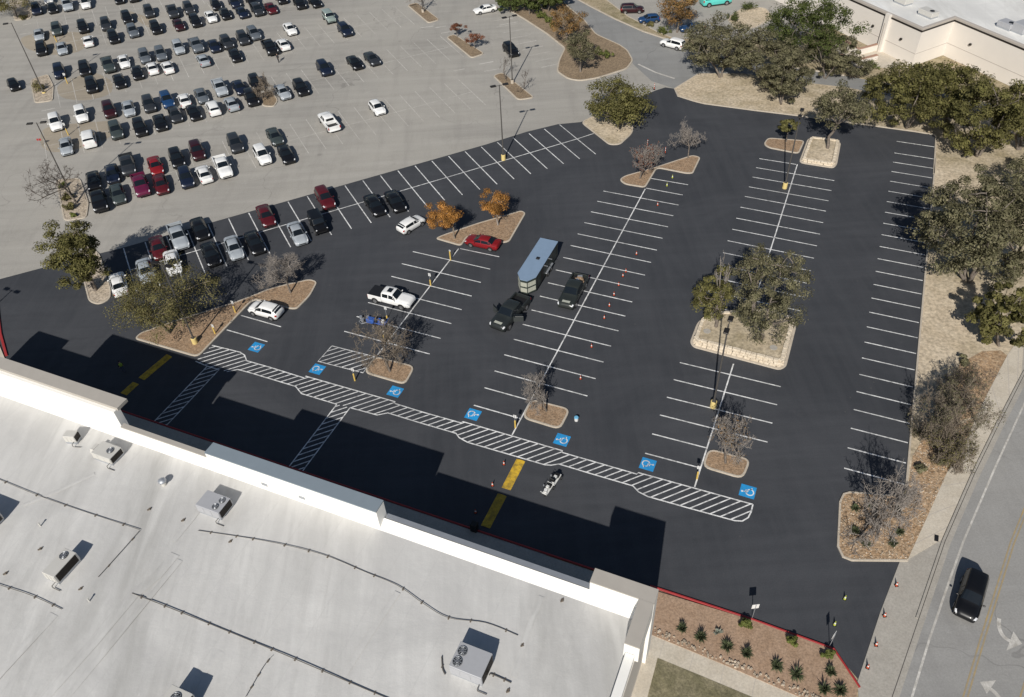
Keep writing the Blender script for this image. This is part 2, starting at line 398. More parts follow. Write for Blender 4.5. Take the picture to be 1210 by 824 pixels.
def slab(name, poly, z0, z1, mat, parent=None):
    poly = ccw(poly); V, F = tri_fill(poly, z1); n = len(poly); k = len(V)
    V += [(x, y, z1) for x, y in poly] + [(x, y, z0) for x, y in poly]
    F += [(k + n + i, k + n + (i + 1) % n, k + (i + 1) % n, k + i) for i in range(n)]
    o = link(name, mesh_from(name, V, F, mat), parent)
    if parent is None: o['kind'] = 'structure'
    return o
def ribbon(pts, w, z):
    pts = [np.array(p[:2], float) for p in pts]; n = len(pts); V = []; F = []
    for i in range(n):
        u = pts[min(i + 1, n - 1)] - pts[max(i - 1, 0)]; u /= max(np.linalg.norm(u), 1e-6); q = np.array([-u[1], u[0]]) * w / 2
        V += [(*(pts[i] + q), z), (*(pts[i] - q), z)]
    for i in range(n - 1): F.append((2 * i, 2 * i + 1, 2 * i + 3, 2 * i + 2))
    return V, F
def line(pts, w, z, mat, parent, name='parking_line'):
    V, F = ribbon(pts, w, z); return link(name, mesh_from(name, V, F, mat), parent)
def kerb_ring(poly, w, z0, z1, mat, parent, name='kerb'):
    o = ccw(poly); b = inset(o, .03); i = inset(o, w); n = len(o)
    V = [(x, y, z0) for x, y in o] + [(x, y, z1 - .03) for x, y in o] + [(x, y, z1) for x, y in b] + [(x, y, z1) for x, y in i] + [(x, y, z0) for x, y in i]
    F = []
    for r in range(4):
        for k in range(n): F.append((r * n + k, r * n + (k + 1) % n, (r + 1) * n + (k + 1) % n, (r + 1) * n + k))
    return link(name, mesh_from(name, V, F, mat), parent)
def kerb_run(pts, w, z0, z1, mat, parent, name='kerb'):
    """an open run of kerb along a polyline"""
    P = [np.array(p[:2], float) for p in pts]; n = len(P); V = []; F = []
    for i in range(n):
        u = P[min(i + 1, n - 1)] - P[max(i - 1, 0)]; u /= np.linalg.norm(u); q = np.array([-u[1], u[0]])
        V += [(*(P[i] - q * w / 2), z0), (*(P[i] - q * w / 2), z1 - .02), (*(P[i] - q * (w / 2 - .025)), z1), (*(P[i] + q * (w / 2 - .025)), z1), (*(P[i] + q * w / 2), z1 - .02), (*(P[i] + q * w / 2), z0)]
    for i in range(n - 1):
        for k in range(5): F.append((6 * i + k, 6 * i + k + 1, 6 * i + 7 + k, 6 * i + 6 + k))
    F += [tuple(range(6)), tuple(range(6 * n - 1, 6 * n - 7, -1))]
    return link(name, mesh_from(name, V, F, mat), parent)
def in_poly(p, poly):
    x, y = p; c = False; j = len(poly) - 1
    for i in range(len(poly)):
        xi, yi = poly[i]; xj, yj = poly[j]
        if (yi > y) != (yj > y) and x < (xj - xi) * (y - yi) / (yj - yi + 1e-12) + xi: c = not c
        j = i
    return c
def clip_line(o, d, poly):
    ts = []; n = len(poly)
    for i in range(n):
        a = np.array(poly[i]); b = np.array(poly[(i + 1) % n]); e = b - a; den = d[0] * e[1] - d[1] * e[0]
        if abs(den) < 1e-9: continue
        w_ = a - o; t = (w_[0] * e[1] - w_[1] * e[0]) / den; s = (w_[0] * d[1] - w_[1] * d[0]) / den
        if 0 <= s < 1: ts.append(t)
    ts.sort(); return [(ts[i], ts[i + 1]) for i in range(0, len(ts) - 1, 2)]
def subdivide(poly, step):
    out = []
    for i in range(len(poly)):
        a = np.array(poly[i]); b = np.array(poly[(i + 1) % len(poly)]); n = max(1, int(np.linalg.norm(b - a) / step))
        out += [tuple(a + (b - a) * k / n) for k in range(n)]
    return out

rng = random.Random(7)
Z_OLD, Z_FRESH, Z_LINE = .004, .010, .015

# ------------------------------------------------------------------ ground
ground = link('ground', mesh_from('ground', [(-1500, -900, -.02), (1500, -900, -.02), (1500, 2100, -.02), (-1500, 2100, -.02)], [(0, 1, 2, 3)], M['drygrass']))
ground['kind'] = 'structure'
old_lot = sheet('old_parking_lot', [(-330, 40), (10, 40), L(30, 60), (60, 190), (110, 330), (-330, 330)], Z_OLD, M['old'])

fresh_px = [(-200, 395), (0, 330), (66, 312.5), (145, 293), (252, 262.5), (400, 220.5), (574, 171), (622, 156), (659, 147), (686, 144.5), (722, 132), (758, 114),
            (775, 107), (786, 103.5), (797, 105), (801, 113.5), (820, 119.5), (860, 126.5), (945, 137.3), (1015, 147), (1080, 155.8), (1106.5, 160.5)]
fresh_poly = gp(fresh_px) + [L(37.35, 66), L(37.35, 7.0), L(37.0, 4.5), G(1071, 664)[:2].tolist(), G(1062.5, 665)[:2].tolist(), G(1040, 724)[:2].tolist(), G(1014, 803)[:2].tolist(), G(985.5, 769)[:2].tolist(), L(17.9, -11.6), L(-62, -11.9), L(-75, -11.5)]
fresh = sheet('fresh_asphalt_lot', fresh_poly, Z_FRESH, M['fresh'])

# right-hand road
def rd(a, b): return L(a, b)
def road_pt(px): return [tuple(G(x, y)[:2]) for x, y in px]
kerb_line = road_pt([(1053.4, 824), (1084.7, 732), (1116, 640), (1151, 560), (1180, 501), (1210, 442.5)])
d0 = np.array(kerb_line[0]) - np.array(kerb_line[1]); d0 /= np.linalg.norm(d0)
d1 = np.array(kerb_line[-1]) - np.array(kerb_line[-2]); d1 /= np.linalg.norm(d1)
n1 = np.array([d1[1], -d1[0]])
kerb_line = [tuple(np.array(kerb_line[0]) + d0 * 60), tuple(np.array(kerb_line[0]) + d0 * 20)] + kerb_line + [tuple(np.array(kerb_line[-1]) + d1 * 14 - n1 * -1.0), tuple(np.array(kerb_line[-1]) + d1 * 60 + n1 * 9)]
def offset_line(pts, d):
    P = [np.array(p) for p in pts]; out = []
    for i in range(len(P)):
        u = P[min(i + 1, len(P) - 1)] - P[max(i - 1, 0)]; u /= np.linalg.norm(u); out.append(tuple(P[i] + np.array([u[1], -u[0]]) * d))
    return out
road = sheet('road', kerb_line + offset_line(kerb_line, 19)[::-1], .008, M['road'])
gutter = sheet('gutter', kerb_line + offset_line(kerb_line, .5)[::-1], .013, M['concrete2'], road)
for (dd, wd, ma, nm) in ():
    pass
def road_line(px, wd, ma, nm, off=0.0):
    P = [np.array(G(*q)[:2]) for q in px]; a = P[0] + (P[0] - P[1]) / np.linalg.norm(P[0] - P[1]) * 40; b = P[-1] + (P[-1] - P[-2]) / np.linalg.norm(P[-1] - P[-2]) * 30
    line(offset_line([a] + P + [b], off) if off else [a] + P + [b], wd, .0145, M[ma], road, nm)
wl = [(1210, 478), (1177, 550), (1138.3, 640), (1121.5, 687), (1098, 756), (1079, 819)]
yl = [(1240, 540), (1210, 602), (1194, 641), (1160, 750), (1139.5, 819)]
road_line(wl, .17, 'oldline', 'lane_line'); road_line(yl, .12, 'dullyellow', 'centre_line'); road_line(yl, .12, 'dullyellow', 'centre_line', -.28); road_line([(1240, 712), (1223, 764), (1209, 812)], .12, 'dullyellow', 'centre_line'); road_line([(1240, 712), (1223, 764), (1209, 812)], .12, 'dullyellow', 'centre_line', -.28)
line(kerb_line, .13, .0150, M['pole'], road, 'kerb_joint')
# turn arrows painted in the centre lane
def turn_arrow(tail, head):
    P = [G(*q)[:2] for q in tail]; cv = []
    for k in range(13):
        t = k / 12; cv.append((1 - t) ** 3 * P[0] + 3 * t * (1 - t) ** 2 * P[1] + 3 * t * t * (1 - t) * P[2] + t ** 3 * P[3])
    V, F = ribbon(cv, .30, .0147); n = len(V); V += [(*G(*q)[:2], .0153) for q in head]; F.append((n, n + 1, n + 2))
    link('turn_arrow', mesh_from('turn_arrow', V, F, M['oldline']), road)
turn_arrow([(1180.5, 731), (1179, 745), (1184, 755), (1197, 759)], [(1197.5, 746.5), (1207.5, 761), (1189, 769)])
turn_arrow([(1188, 850), (1188, 832), (1180, 820), (1168, 813)], [(1158, 806), (1177, 804), (1166, 820)])

# pavement beside the road and the driveway apron
side_in = road_pt([(1013, 806), (1040, 724), (1063, 664), (1072.5, 661.5), (1096, 610), (1118.5, 559.5), (1133, 539.5), (1144, 515), (1161, 476.5), (1190, 420.5), (1210, 392)])
dS = np.array(side_in[-1]) - np.array(side_in[-2]); dS /= np.linalg.norm(dS)
side_in = [L(37.2, -26), ] + side_in + [tuple(np.array(side_in[-1]) + dS * 14 + n1 * .6), tuple(np.array(side_in[-1]) + dS * 60 + n1 * 8)]
pav = slab('pavement', side_in + kerb_line[::-1][0:len(kerb_line) - 1] + [kerb_line[0]], -.02, .05, M['concrete2'])
sw = [tuple(np.array(p)) for p in road_pt([(1072.5, 661.5), (1096, 610), (1118.5, 559.5), (1144, 515), (1161, 476.5), (1190, 420.5), (1210, 392)])]
sw_out = offset_line(road_pt([(1116, 640), (1151, 560), (1180, 501), (1210, 442.5)]), -.28)
walk = slab('footpath', sw + sw_out[::-1], -.02, .13, M['concrete'])
for k in range(9):                                   # the joints between paving bays
    t = (k + .5) / 9
    A = np.array(sw[0]) * 0; i = t * (len(sw) - 1); j = int(i); A = np.array(sw[j]) * (1 - (i - j)) + np.array(sw[j + 1]) * (i - j)
    i2 = t * (len(sw_out) - 1); j2 = int(i2); B = np.array(sw_out[j2]) * (1 - (i2 - j2)) + np.array(sw_out[j2 + 1]) * (i2 - j2)
    line([A, B], .05, .1335, M['walltrim'], walk, 'paving_joint')
kerb_run(offset_line(kerb_line[3:], -.12), .2, -.01, .145, M['concrete2'], walk, 'kerb')
link('drain_grate', MB().box((*G(1106, 637)[:2], .137), (.7, .35, .02), R(65)).mesh('drain_grate', M['black']), walk)

# access road at the back, with its verge and the median island
acc = sheet('access_road', gp([(655, -25), (683, 0), (697.6, 8), (727, 23), (760, 37.6), (787, 46.5), (840, 62), (900, 74), (1000, 90), (1100, 108), (1220, 132), (1220, 150),
    (1100, 124), (1000, 104), (940, 97), (877, 87), (826, 87), (797, 105), (770, 96), (748, 76), (742, 62), (733, 53), (705, 41), (690, 23), (671, 8), (664, -2), (630, -25)]), .0085, M['access'])
verge = slab('verge', gp([(683, 0), (697.6, 8), (727, 23), (760, 37.6), (787, 46.5), (840, 62), (900, 74), (1000, 90), (1060, 100), (1040, 72), (990, 62), (900, 50), (820, 46), (800, 47.5), (776, 38), (742, 20), (716, 0), (690, -20), (660, -20)]), -.02, .11, M['drygrass'])
kerb_run(gp([(660, -20), (683, 0), (697.6, 8), (727, 23), (760, 37.6), (787, 46.5), (840, 62), (900, 74), (1000, 90)]), .3, -.01, .14, M['kerb'], verge)
kerb_run(gp([(690, -20), (716, 0), (742, 20), (776, 38), (800, 47.5)]), .25, -.01, .14, M['kerb'], verge)

# dry strip along the back and the right of the fresh lot
strip = slab('dry_strip', gp([(797, 105.5), (801, 114), (820, 120), (832, 123), (892, 131), (945, 137.5), (1015, 147), (1080, 155.8), (1106.5, 160.5)]) +
    [L(37.4, 66), L(37.4, 7.0), G(1071, 577)[:2].tolist()] + road_pt([(1118.5, 559.5), (1133, 539.5), (1144, 515), (1161, 476.5), (1190, 420.5), (1210, 392)]) +
    [side_in[-2], tuple(G(1330, 230)[:2])] + gp([(1260, 158), (1220, 150), (1100, 124), (1000, 104), (940, 97), (877, 87.5), (826, 87.5)]), -.02, .10, M['soil'])
kerb_run(gp([(826, 87.5), (797, 105.5), (801, 114), (820, 120), (832, 123), (892, 131), (945, 137.5), (1015, 147), (1080, 155.8), (1106, 160.3)]) + [L(37.4, 66)], .22, -.01, .145, M['kerb'], strip)
kerb_run([L(37.45, 70.5), L(37.45, 7.0)], .2, -.01, .145, M['kerb'], strip)
corner = gp([(1071, 577), (1118.5, 559.5), (1096, 610), (1072.5, 661.5)])
bed_px = [(1071, 588), (1004, 582.5), (997, 584.5), (992.5, 594), (990, 646), (996, 658.5), (1006, 662.5), (1072, 663), (1096, 610.5), (1118.5, 560), (1133, 540), (1144, 515.5), (1152, 494), (1128, 505), (1090, 520), (1078, 540)]
rockbed = slab('rock_bed', gp(bed_px), -.02, .125, M['rockmulch'])
kerb_run(gp([(1071, 588), (1004, 582.5), (997, 584.5), (992.5, 594), (990, 646), (996, 658.5), (1006, 662.5), (1072, 663)]), .2, -.01, .15, M['kerb'], rockbed)
slab('leaf_litter', gp([(1152, 493), (1161, 477), (1190, 421.5), (1182, 415), (1160, 416), (1135, 430), (1120, 455), (1128, 500)]), .0, .108, M['rockmulch'], strip)

# bed and paths at the near right corner
bed = slab('planting_bed', gp([(774, 699), (888, 733.5), (984, 768.5), (1014, 812), (1010, 830), (960, 831), (946, 825), (860, 788), (764.5, 748.5)]), -.02, .12, M['bedsoil'])
kerb_run(gp([(768, 693), (888, 732.3), (985, 767.5), (1015.5, 813)]), .17, -.01, .155, M['redkerb'], bed, 'red_kerb')
path = slab('path', gp([(764.5, 748.5), (860, 788), (946, 825), (985, 843), (960, 880), (700, 900), (735, 824)]), -.02, .06, M['concrete'])
slab('lawn', gp([(777, 778), (833, 801), (889, 824.5), (925, 842), (900, 880), (750, 880), (765, 824)]), -.02, .075, M['grass'])
sb = MB()
pts = gp([(765, 749), (860, 789), (946, 825.5), (975, 838)])
for k in range(150):
    i = rng.random() * 3; j = int(i); p = np.array(pts[j]) * (1 - i + j) + np.array(pts[j + 1]) * (i - j); p = p + E2 * (.15 + rng.random() * .55)
    s = .06 + rng.random() * .12
    sb.box((p[0], p[1], .12 + s * .3), (s * 1.5, s * 1.2, s), rng.random() * 3, top=.55)
o = sb.build('edging_stones', M['cobble'], bed); o['kind'] = 'stuff'
for k in range(5):
    t = (k + .6) / 5; A = np.array(gp([(764.5, 748.5)])[0]) * (1 - t) + np.array(gp([(946, 825)])[0]) * t
    line([A, A - E2 * 2.0], .035, .0635, M['walltrim'], path, 'paving_joint')

# pavement in front of the shop with its red kerb
front = slab('shop_pavement', [L(-62, -12.15), L(17.9, -12.0), L(19.4, -17.5), L(-62, -17.5)], -.02, .13, M['concrete2'])
kerb_run([L(-60.7, -12.02), L(18.2, -11.75)], .15, -.01, .152, M['redkerb'], front, 'red_kerb')
wk = slab('side_pavement', gp([(-200, 300), (-10, 372), (-4, 400), (6, 424), (-60, 460), (-260, 440)]), -.02, .13, M['concrete'])
kerb_run(gp([(-4, 345), (-1.5, 375), (1, 395), (8, 421)]), .28, -.01, .16, M['redkerb'], wk, 'red_kerb')

# ------------------------------------------------------------------ kerbed islands
def island(px, r, fill='mulch', kw=.2, h=.14, fh=.10):
    poly = rounded(ccw(gp(px)), r)
    e = empty('planting_island', (0, 0, 0), kind='structure')
    kerb_ring(poly, kw, 0, h, M['kerb'], e)
    inn = inset(poly, kw - .01)
    c = np.mean(np.array(inn), 0); rings = [inn] + [[tuple(c + (np.array(p) - c) * k) for p in inn] for k in (.75, .4)]
    V, F = tri_fill(inn, fh); o = link('mulch_bed', mesh_from('mulch_bed', V, F, M[fill]), e)
    return poly
island([(159, 401), (166, 394), (215, 377), (280, 357), (322, 340.5), (366, 330.5), (375.5, 333.5), (367, 350), (351, 366), (341, 365.5), (300, 354), (234, 423)], .9)
island([(429.5, 441), (443, 421.5), (491, 433.5), (479, 455.5)], .9)
island([(616.5, 494.5), (627.5, 472), (674.5, 484), (662, 508.5)], .9)
island([(829, 552.5), (837, 530.5), (887.5, 543.5), (878, 567)], .9)
island([(514, 282.5), (523, 278.5), (564, 264.5), (616, 249.5), (621.5, 252.5), (602, 286.5), (590, 288), (553, 279.5), (545, 291.5)], .7)
island([(731.5, 213), (738, 208.5), (775, 198), (818, 184), (828, 186.5), (819, 205.5), (811, 205.8), (776.5, 199), (762.5, 222.5), (738, 218.5)], .7)
island([(902, 171), (907, 163.5), (951, 166.8), (944, 182.5), (908, 175.5)], .8)
island([(686, 145), (720, 172), (733, 171.5), (747.5, 158), (749, 150), (735, 139), (715, 131)], 1.0, 'soil')
island([(86, 306), (99, 333), (105, 357), (117, 361), (131, 354), (131.5, 342), (118, 300), (104, 290)], .9, 'cobble')
island([(481, 6.5), (493, 3.5), (520, 24), (506, 28)], .9, 'brownmulch')
island([(527, 44.5), (537, 41), (573, 64), (557, 69.5)], .9, 'brownmulch')
island([(582, 90), (594, 86), (632, 116), (612, 119)], .9, 'brownmulch')
island([(307, 110.5), (310, 126), (324, 127), (329, 119.5), (322, 108)], .8, 'brownmulch')
island([(66, 213), (76, 262), (103, 258), (105.5, 240), (95, 211)], .9, 'cobble')
island([(36, 95), (41, 122.5), (63, 119.5), (64, 102), (57, 88)], .9, 'cobble')
island([(8, -8), (17.5, 25), (37, 22.5), (39, 14), (30, -8)], .9, 'cobble')
island([(600, 12), (620, 23.7), (645, 40), (667, 57.5), (660, 72), (657.5, 85), (671, 94), (685.5, 96.3), (706, 93), (741, 82), (748.5, 72), (742, 60), (733, 53.5), (705, 41), (690, 23), (671, 8), (664, -2), (630, -25), (590, -25)], 1.0, 'brownmulch', .25)
isl_t = gp([(858, 22), (880, 8), (905, 10), (915, 22), (890, 34), (868, 34)])
island([(858, 22), (880, 8), (905, 10), (915, 22), (890, 34), (868, 34)], 1.0, 'soil')

# raised planters walled with limestone blocks
def stone_planter(px, courses, hh, label):
    poly = rounded(ccw(gp(px)), .9, 3); poly = subdivide(poly, 5)
    c = np.mean(np.array(poly), 0); e = empty('stone_planter', (c[0], c[1], 0), label=label, cat='planter')
    rel = [(p[0] - c[0], p[1] - c[1]) for p in poly]
    kerb_ring(rel, .28, 0, .13, M['kerb'], e, 'kerb')
    base = [MB().box((0, 0, 0), (l, .42, hh * .96), bev=.04).mesh('stone_block', M['stone']) for l in (.55, .72, .9)]
    for k in range(courses):
        ring = inset(rel, .50 + .06 * k); P = np.array(ring + [ring[0]]); seg = np.linalg.norm(np.diff(P, axis=0), axis=1); cum = np.concatenate([[0], np.cumsum(seg)])
        s = (k % 2) * .35; tot = cum[-1]
        while s < tot - .3:
            i = rng.randrange(3); l = (.55, .72, .9)[i]; m = min(s + l / 2, tot - .01); j = int(np.searchsorted(cum, m)) - 1
            q = P[j] + (P[j + 1] - P[j]) * (m - cum[j]) / max(seg[j], 1e-6); d = P[j + 1] - P[j]
            o = link('stone_block', base[i], e); o.location = (q[0] + rng.uniform(-.02, .02), q[1] + rng.uniform(-.02, .02), hh * (k + .5) + .02)
            o.rotation_euler = (rng.uniform(-.02, .02), rng.uniform(-.02, .02), math.atan2(d[1], d[0]) + rng.uniform(-.03, .03)); s += l + .025
    top = inset(rel, .72); V, F = tri_fill(top, hh * courses - .12); link('soil', mesh_from('soil', V, F, M['soil']), e)
    return e
planter = stone_planter([(815, 405), (819, 411), (921, 438), (929, 434), (941, 386), (936, 379), (905, 369), (836, 373), (824, 381)], 3, .32, 'large limestone block planter holding the two grey-green oaks')
stone_planter([(954.6, 163.5), (943.5, 193), (985, 199.5), (989, 195), (993.5, 170), (989, 167.5)], 2, .30, 'small limestone planter around a single oak beside the brown mulch island')
for q in ((835.5, 391.5), (914, 411)):                # round tree wells / valve rings
    p = G(*q, .85); o = MB().tube((p[0], p[1], .83), (p[0], p[1], .88), .42, .42, 20).build('concrete_ring', M['concrete2'], planter); o.location = (-planter.location.x, -planter.location.y, 0)

# ------------------------------------------------------------------ painted lines of the fresh lot
LW = .14
def stalls(a0, a1, b0, b1, n, wide=LW):
    for i in range(n + 1):
        b = b0 + (b1 - b0) * i / n; line([L(a0, b), L(a1, b)], wide, Z_LINE, M['white'], fresh)
S = 2.743
# right-hand column
stalls(31.85, 37.25, 7.62, 70.36, 23); line([G(1059.5, 167.2), G(1105, 174)], LW, Z_LINE, M['white'], fresh)
line([L(31.83, 4.85 + 2.77), L(37.2, 7.62)], LW, Z_LINE + .0005, M['white'], fresh)
# measured rows: (left px, right px)
rows_px = [
 [((897.3, 187.7), (940.6, 194.5)), ((893.4, 198.3), (985.8, 213.7)), ((889, 209.4), (982.3, 225.5)), ((884.9, 221), (979, 237.6)), ((880, 232.3), (975.9, 249.8)), ((875, 245), (972.6, 263.4)),
  ((869.9, 258), (969, 277)), ((865.2, 271.1), (965.3, 290.8)), ((859.7, 284.6), (961.8, 305.4)), ((854.3, 298.8), (958, 320.3)), ((849, 313.2), (954, 335)), ((843, 328.3), (950.4, 351.3)), ((837, 344), (946.5, 367.7)), ((831, 360.5), (862, 367.5))],
 [((803.4, 428.7), (922.5, 457.2)), ((796, 448.8), (918.2, 478.6)), ((788, 469.6), (912.6, 500.3)), ((779.7, 490.6), (907, 522.7)), ((770.6, 512.9), (835.5, 529.7)), ((762.3, 535.8), (824.5, 552.4))],
 [((768.3, 210.9), (813, 218.6)), ((763.5, 222.6), (806.8, 230.7))],
 [((543.7, 294), (589.9, 303.7)), ((487.8, 297.5), (579.2, 318.3)), ((474.8, 311.8), (568.2, 334)), ((462.5, 326.8), (557.3, 350.1)), ((449, 341.9), (545.6, 366.2)), ((435, 357.7), (533.4, 382.7)), ((421.4, 374.2), (520.8, 400.2)), ((406.8, 391.7), (507.8, 418.6))],
 [((285, 373), (332, 386.4)), ((268, 390), (316, 404))]]
for r in rows_px:
    for p, q in r: line([G(*p), G(*q)], LW, Z_LINE, M['white'], fresh)
for i in range(17):
    b = 46.5 - i * 2.743 + .0
    b0 = AB(G(712, 225.8))[1]; b1 = AB(G(558.3, 478.6))[1]; b = b0 + (b1 - b0) * i / 16
    line([L(-5.45, b), L(5.45 if i < 15 else (-.1 if i == 15 else -.1), b)], LW, Z_LINE, M['white'], fresh)
for (a, b0, b1) in ((19.07, 62.6, 24.5), (18.95, 18.2, .25), (0.0, 49.1, .05), (-19.15, 27.2, 5.6)):
    line([L(a, b0), L(a, b1)], LW, Z_LINE + .002, M['white'], fresh, 'spine_line')
# double row along the old lot
top_ctrl = [(0, (145.8, 293)), (11, (407.3, 219.1)), (24, (660.8, 147.2))]
bot_ctrl = [(0, (162, 347)), (11, (438.7, 263.6)), (24, (703.7, 182.2))]
def ctrl(c, i):
    for (i0, p0), (i1, p1) in zip(c, c[1:]):
        if i <= i1: return G(*p0) + (G(*p1) - G(*p0)) * (i - i0) / (i1 - i0)
mids = []
for i in range(25):
    p, q = ctrl(top_ctrl, i), ctrl(bot_ctrl, i); p = p + (q - p) * .012
    line([p, q], LW, Z_LINE, M['white'], fresh); mids.append(p * .5 + q * .5)
line([m for m in mids] + [G(701.5, 158)], LW, Z_LINE + .002, M['white'], fresh, 'spine_line')

# hatched walkway in front of the shop
hd = (G(826.6, 580.2) - G(792.2, 594.1))[:2]; hd /= np.linalg.norm(hd)
def hatch(poly, step, ref, dirv, start=None, w=.12, skip=()):
    nrm = np.array([-dirv[1], dirv[0]]); k = (np.array(poly) - ref) @ nrm; i = math.ceil(k.min() / step)
    while i * step < k.max():
        o = np.array(ref) + nrm * i * step
        for t0, t1 in clip_line(o, dirv, poly):
            if t1 - t0 > .25: line([o + dirv * (t0 + .03), o + dirv * (t1 - .03)], w, Z_LINE + .001, M['white'], fresh, 'hatch_stripe')
        i += 1
upper = [(250.5, 408.3), (284, 416.5), (289, 420), (291.5, 426.5), (320, 434.6), (359.2, 446.8), (361, 444.7), (467, 475), (466.5, 477), (500, 487.4), (544.7, 500), (546.6, 498.4), (665, 533), (664.5, 535), (700, 545.2), (752.4, 560.5), (754.2, 558.7), (889.6, 596.3)]
lower = [(887.5, 605), (884, 612), (877, 616), (868, 615.5), (811.4, 600), (765.5, 587), (754.6, 581.5), (748, 574.5), (700, 560.5), (660.2, 548.5), (651.5, 550), (643.7, 549.5), (552.4, 522.9), (542.7, 517.5), (538.8, 512.3), (500, 501), (458.3, 488.2), (445.6, 490.7), (413.6, 482), (398, 478), (356.3, 465.4), (349.5, 457), (300, 442), (281, 436.8), (268, 439.5), (259, 437), (245, 433), (231, 427)]
band = gp(upper) + gp(lower) + gp([(236, 422.5)])
hatch(band, .66, np.array(G(792.2, 594.1)[:2]), hd)
line(gp(upper), .13, Z_LINE + .002, M['white'], fresh, 'walkway_edge'); line(gp([upper[-1]] + lower[:19]), .13, Z_LINE + .002, M['white'], fresh, 'walkway_edge'); line(gp(lower[19:25]), .13, Z_LINE + .002, M['white'], fresh, 'walkway_edge')
line(gp(lower[25:]), .13, Z_LINE + .002, M['white'], fresh, 'walkway_edge')
w2 = gp([(398, 478), (413.6, 482)]); w2p = [w2[0], w2[1], tuple(np.array(w2[1]) - E2 * 9.9), tuple(np.array(w2[0]) - E2 * 10.2)]
w1 = gp([(245, 433), (259, 437)]); w1p = [w1[0], w1[1], tuple(np.array(w1[1]) - E2 * 9.9), tuple(np.array(w1[0]) - E2 * 9.9)]
for wp, ref in ((w2p, (385, 500)), (w1p, (225, 460))):
    hatch(wp, .62, np.array(G(*ref)[:2]), hd)
    line([wp[0], wp[3]], .12, Z_LINE + .002, M['white'], fresh, 'walkway_edge'); line([wp[1], wp[2]], .12, Z_LINE + .002, M['white'], fresh, 'walkway_edge')
hb = gp([(392.2, 409), (375.7, 427.2), (429, 440.8), (442.7, 421.7)])
hatch(hb, .66, np.array(hb[0]), hd); line(hb + [hb[0]], .12, Z_LINE + .002, M['white'], fresh, 'walkway_edge')

# yellow speed humps
def hump(pxa, pxb, wd=.95):
    A = G(*pxa)[:2]; B = G(*pxb)[:2]; u = (B - A) / np.linalg.norm(B - A); q = np.array([-u[1], u[0]]); V = []; F = []
    prof = [(-.5, .012), (-.35, .05), (-.12, .075), (.12, .075), (.35, .05), (.5, .012)]
    for P in (A, B):
        for t, z in prof: V.append((*(P + q * t * wd), z))
    F = [(i, i + 1, i + 7, i + 6) for i in range(5)] + [tuple(range(6)), tuple(range(11, 5, -1))]
    link('speed_hump', mesh_from('speed_hump', V, F, M['yellow']), fresh)
hump((615.5, 544), (598, 578)); hump((593.5, 585), (573.5, 623)); hump((200, 420.5), (167, 448)); hump((160.5, 453), (146, 466))

# blue wheelchair symbols
def access_symbol(px, up):
    c = G(*px); e = E1 * up; s = np.array([-e[1], e[0]])
    def W(x, y): p = c[:2] + s * -x + e * y; return (p[0], p[1])
    o = link('access_symbol', mesh_from('access_symbol', [(*W(x, y), Z_LINE) for x, y in ((-.72, -.72), (.72, -.72), (.72, .72), (-.72, .72))], [(0, 1, 2, 3)], M['blue']), fresh)
    V = []; F = []
    def rib(pts, w_):
        v, f = ribbon([W(*p) for p in pts], w_, Z_LINE + .003); n = len(V); V.extend(v); F.extend([tuple(i + n for i in q) for q in f])
    def disc(x, y, r):
        n = len(V); V.extend([(*W(x + r * math.cos(k * math.pi / 5), y + r * math.sin(k * math.pi / 5)), Z_LINE + .003) for k in range(10)]); F.append(tuple(range(n, n + 10)))
    rib([(-.04 + .36 * math.cos(R(a)), -.20 + .36 * math.sin(R(a))) for a in range(115, 385, 18)], .11)
    rib([(-.10, .36), (-.06, 0), (.22, 0), (.36, -.34), (.50, -.30)], .11); rib([(-.08, .20), (.18, .17)], .09); disc(-.12, .50, .105)
    link('wheelchair_mark', mesh_from('wheelchair_mark', V, F, M['white']), o)
for px, up in (((303, 410.5), -1), ((375, 436.5), 1), ((467, 463), -1), ((559, 490), 1), ((664, 520), -1), ((765.5, 549), 1), ((883.5, 581), -1)): access_symbol(px, up)

# worn tan patches round the accessible bays of the old lot
M['tanpad'] = mat_old('worn_tan_patch', .93, -FA, (1.06, .97, .84))
for q in ([(22, 44), (62, 36), (112, 40), (96, 62), (60, 66), (30, 58)], [(66, 100), (110, 84), (134, 96), (132, 112), (100, 120), (70, 116)], [(50, 150), (90, 146), (140, 142), (134, 160), (112, 172), (62, 182), (46, 172)], [(150, 12), (184, 24), (198, 34), (178, 34), (164, 26)]):
    sheet('worn_patch', rounded(gp(q), 2.5), Z_OLD + .0025, M['tanpad'], old_lot)
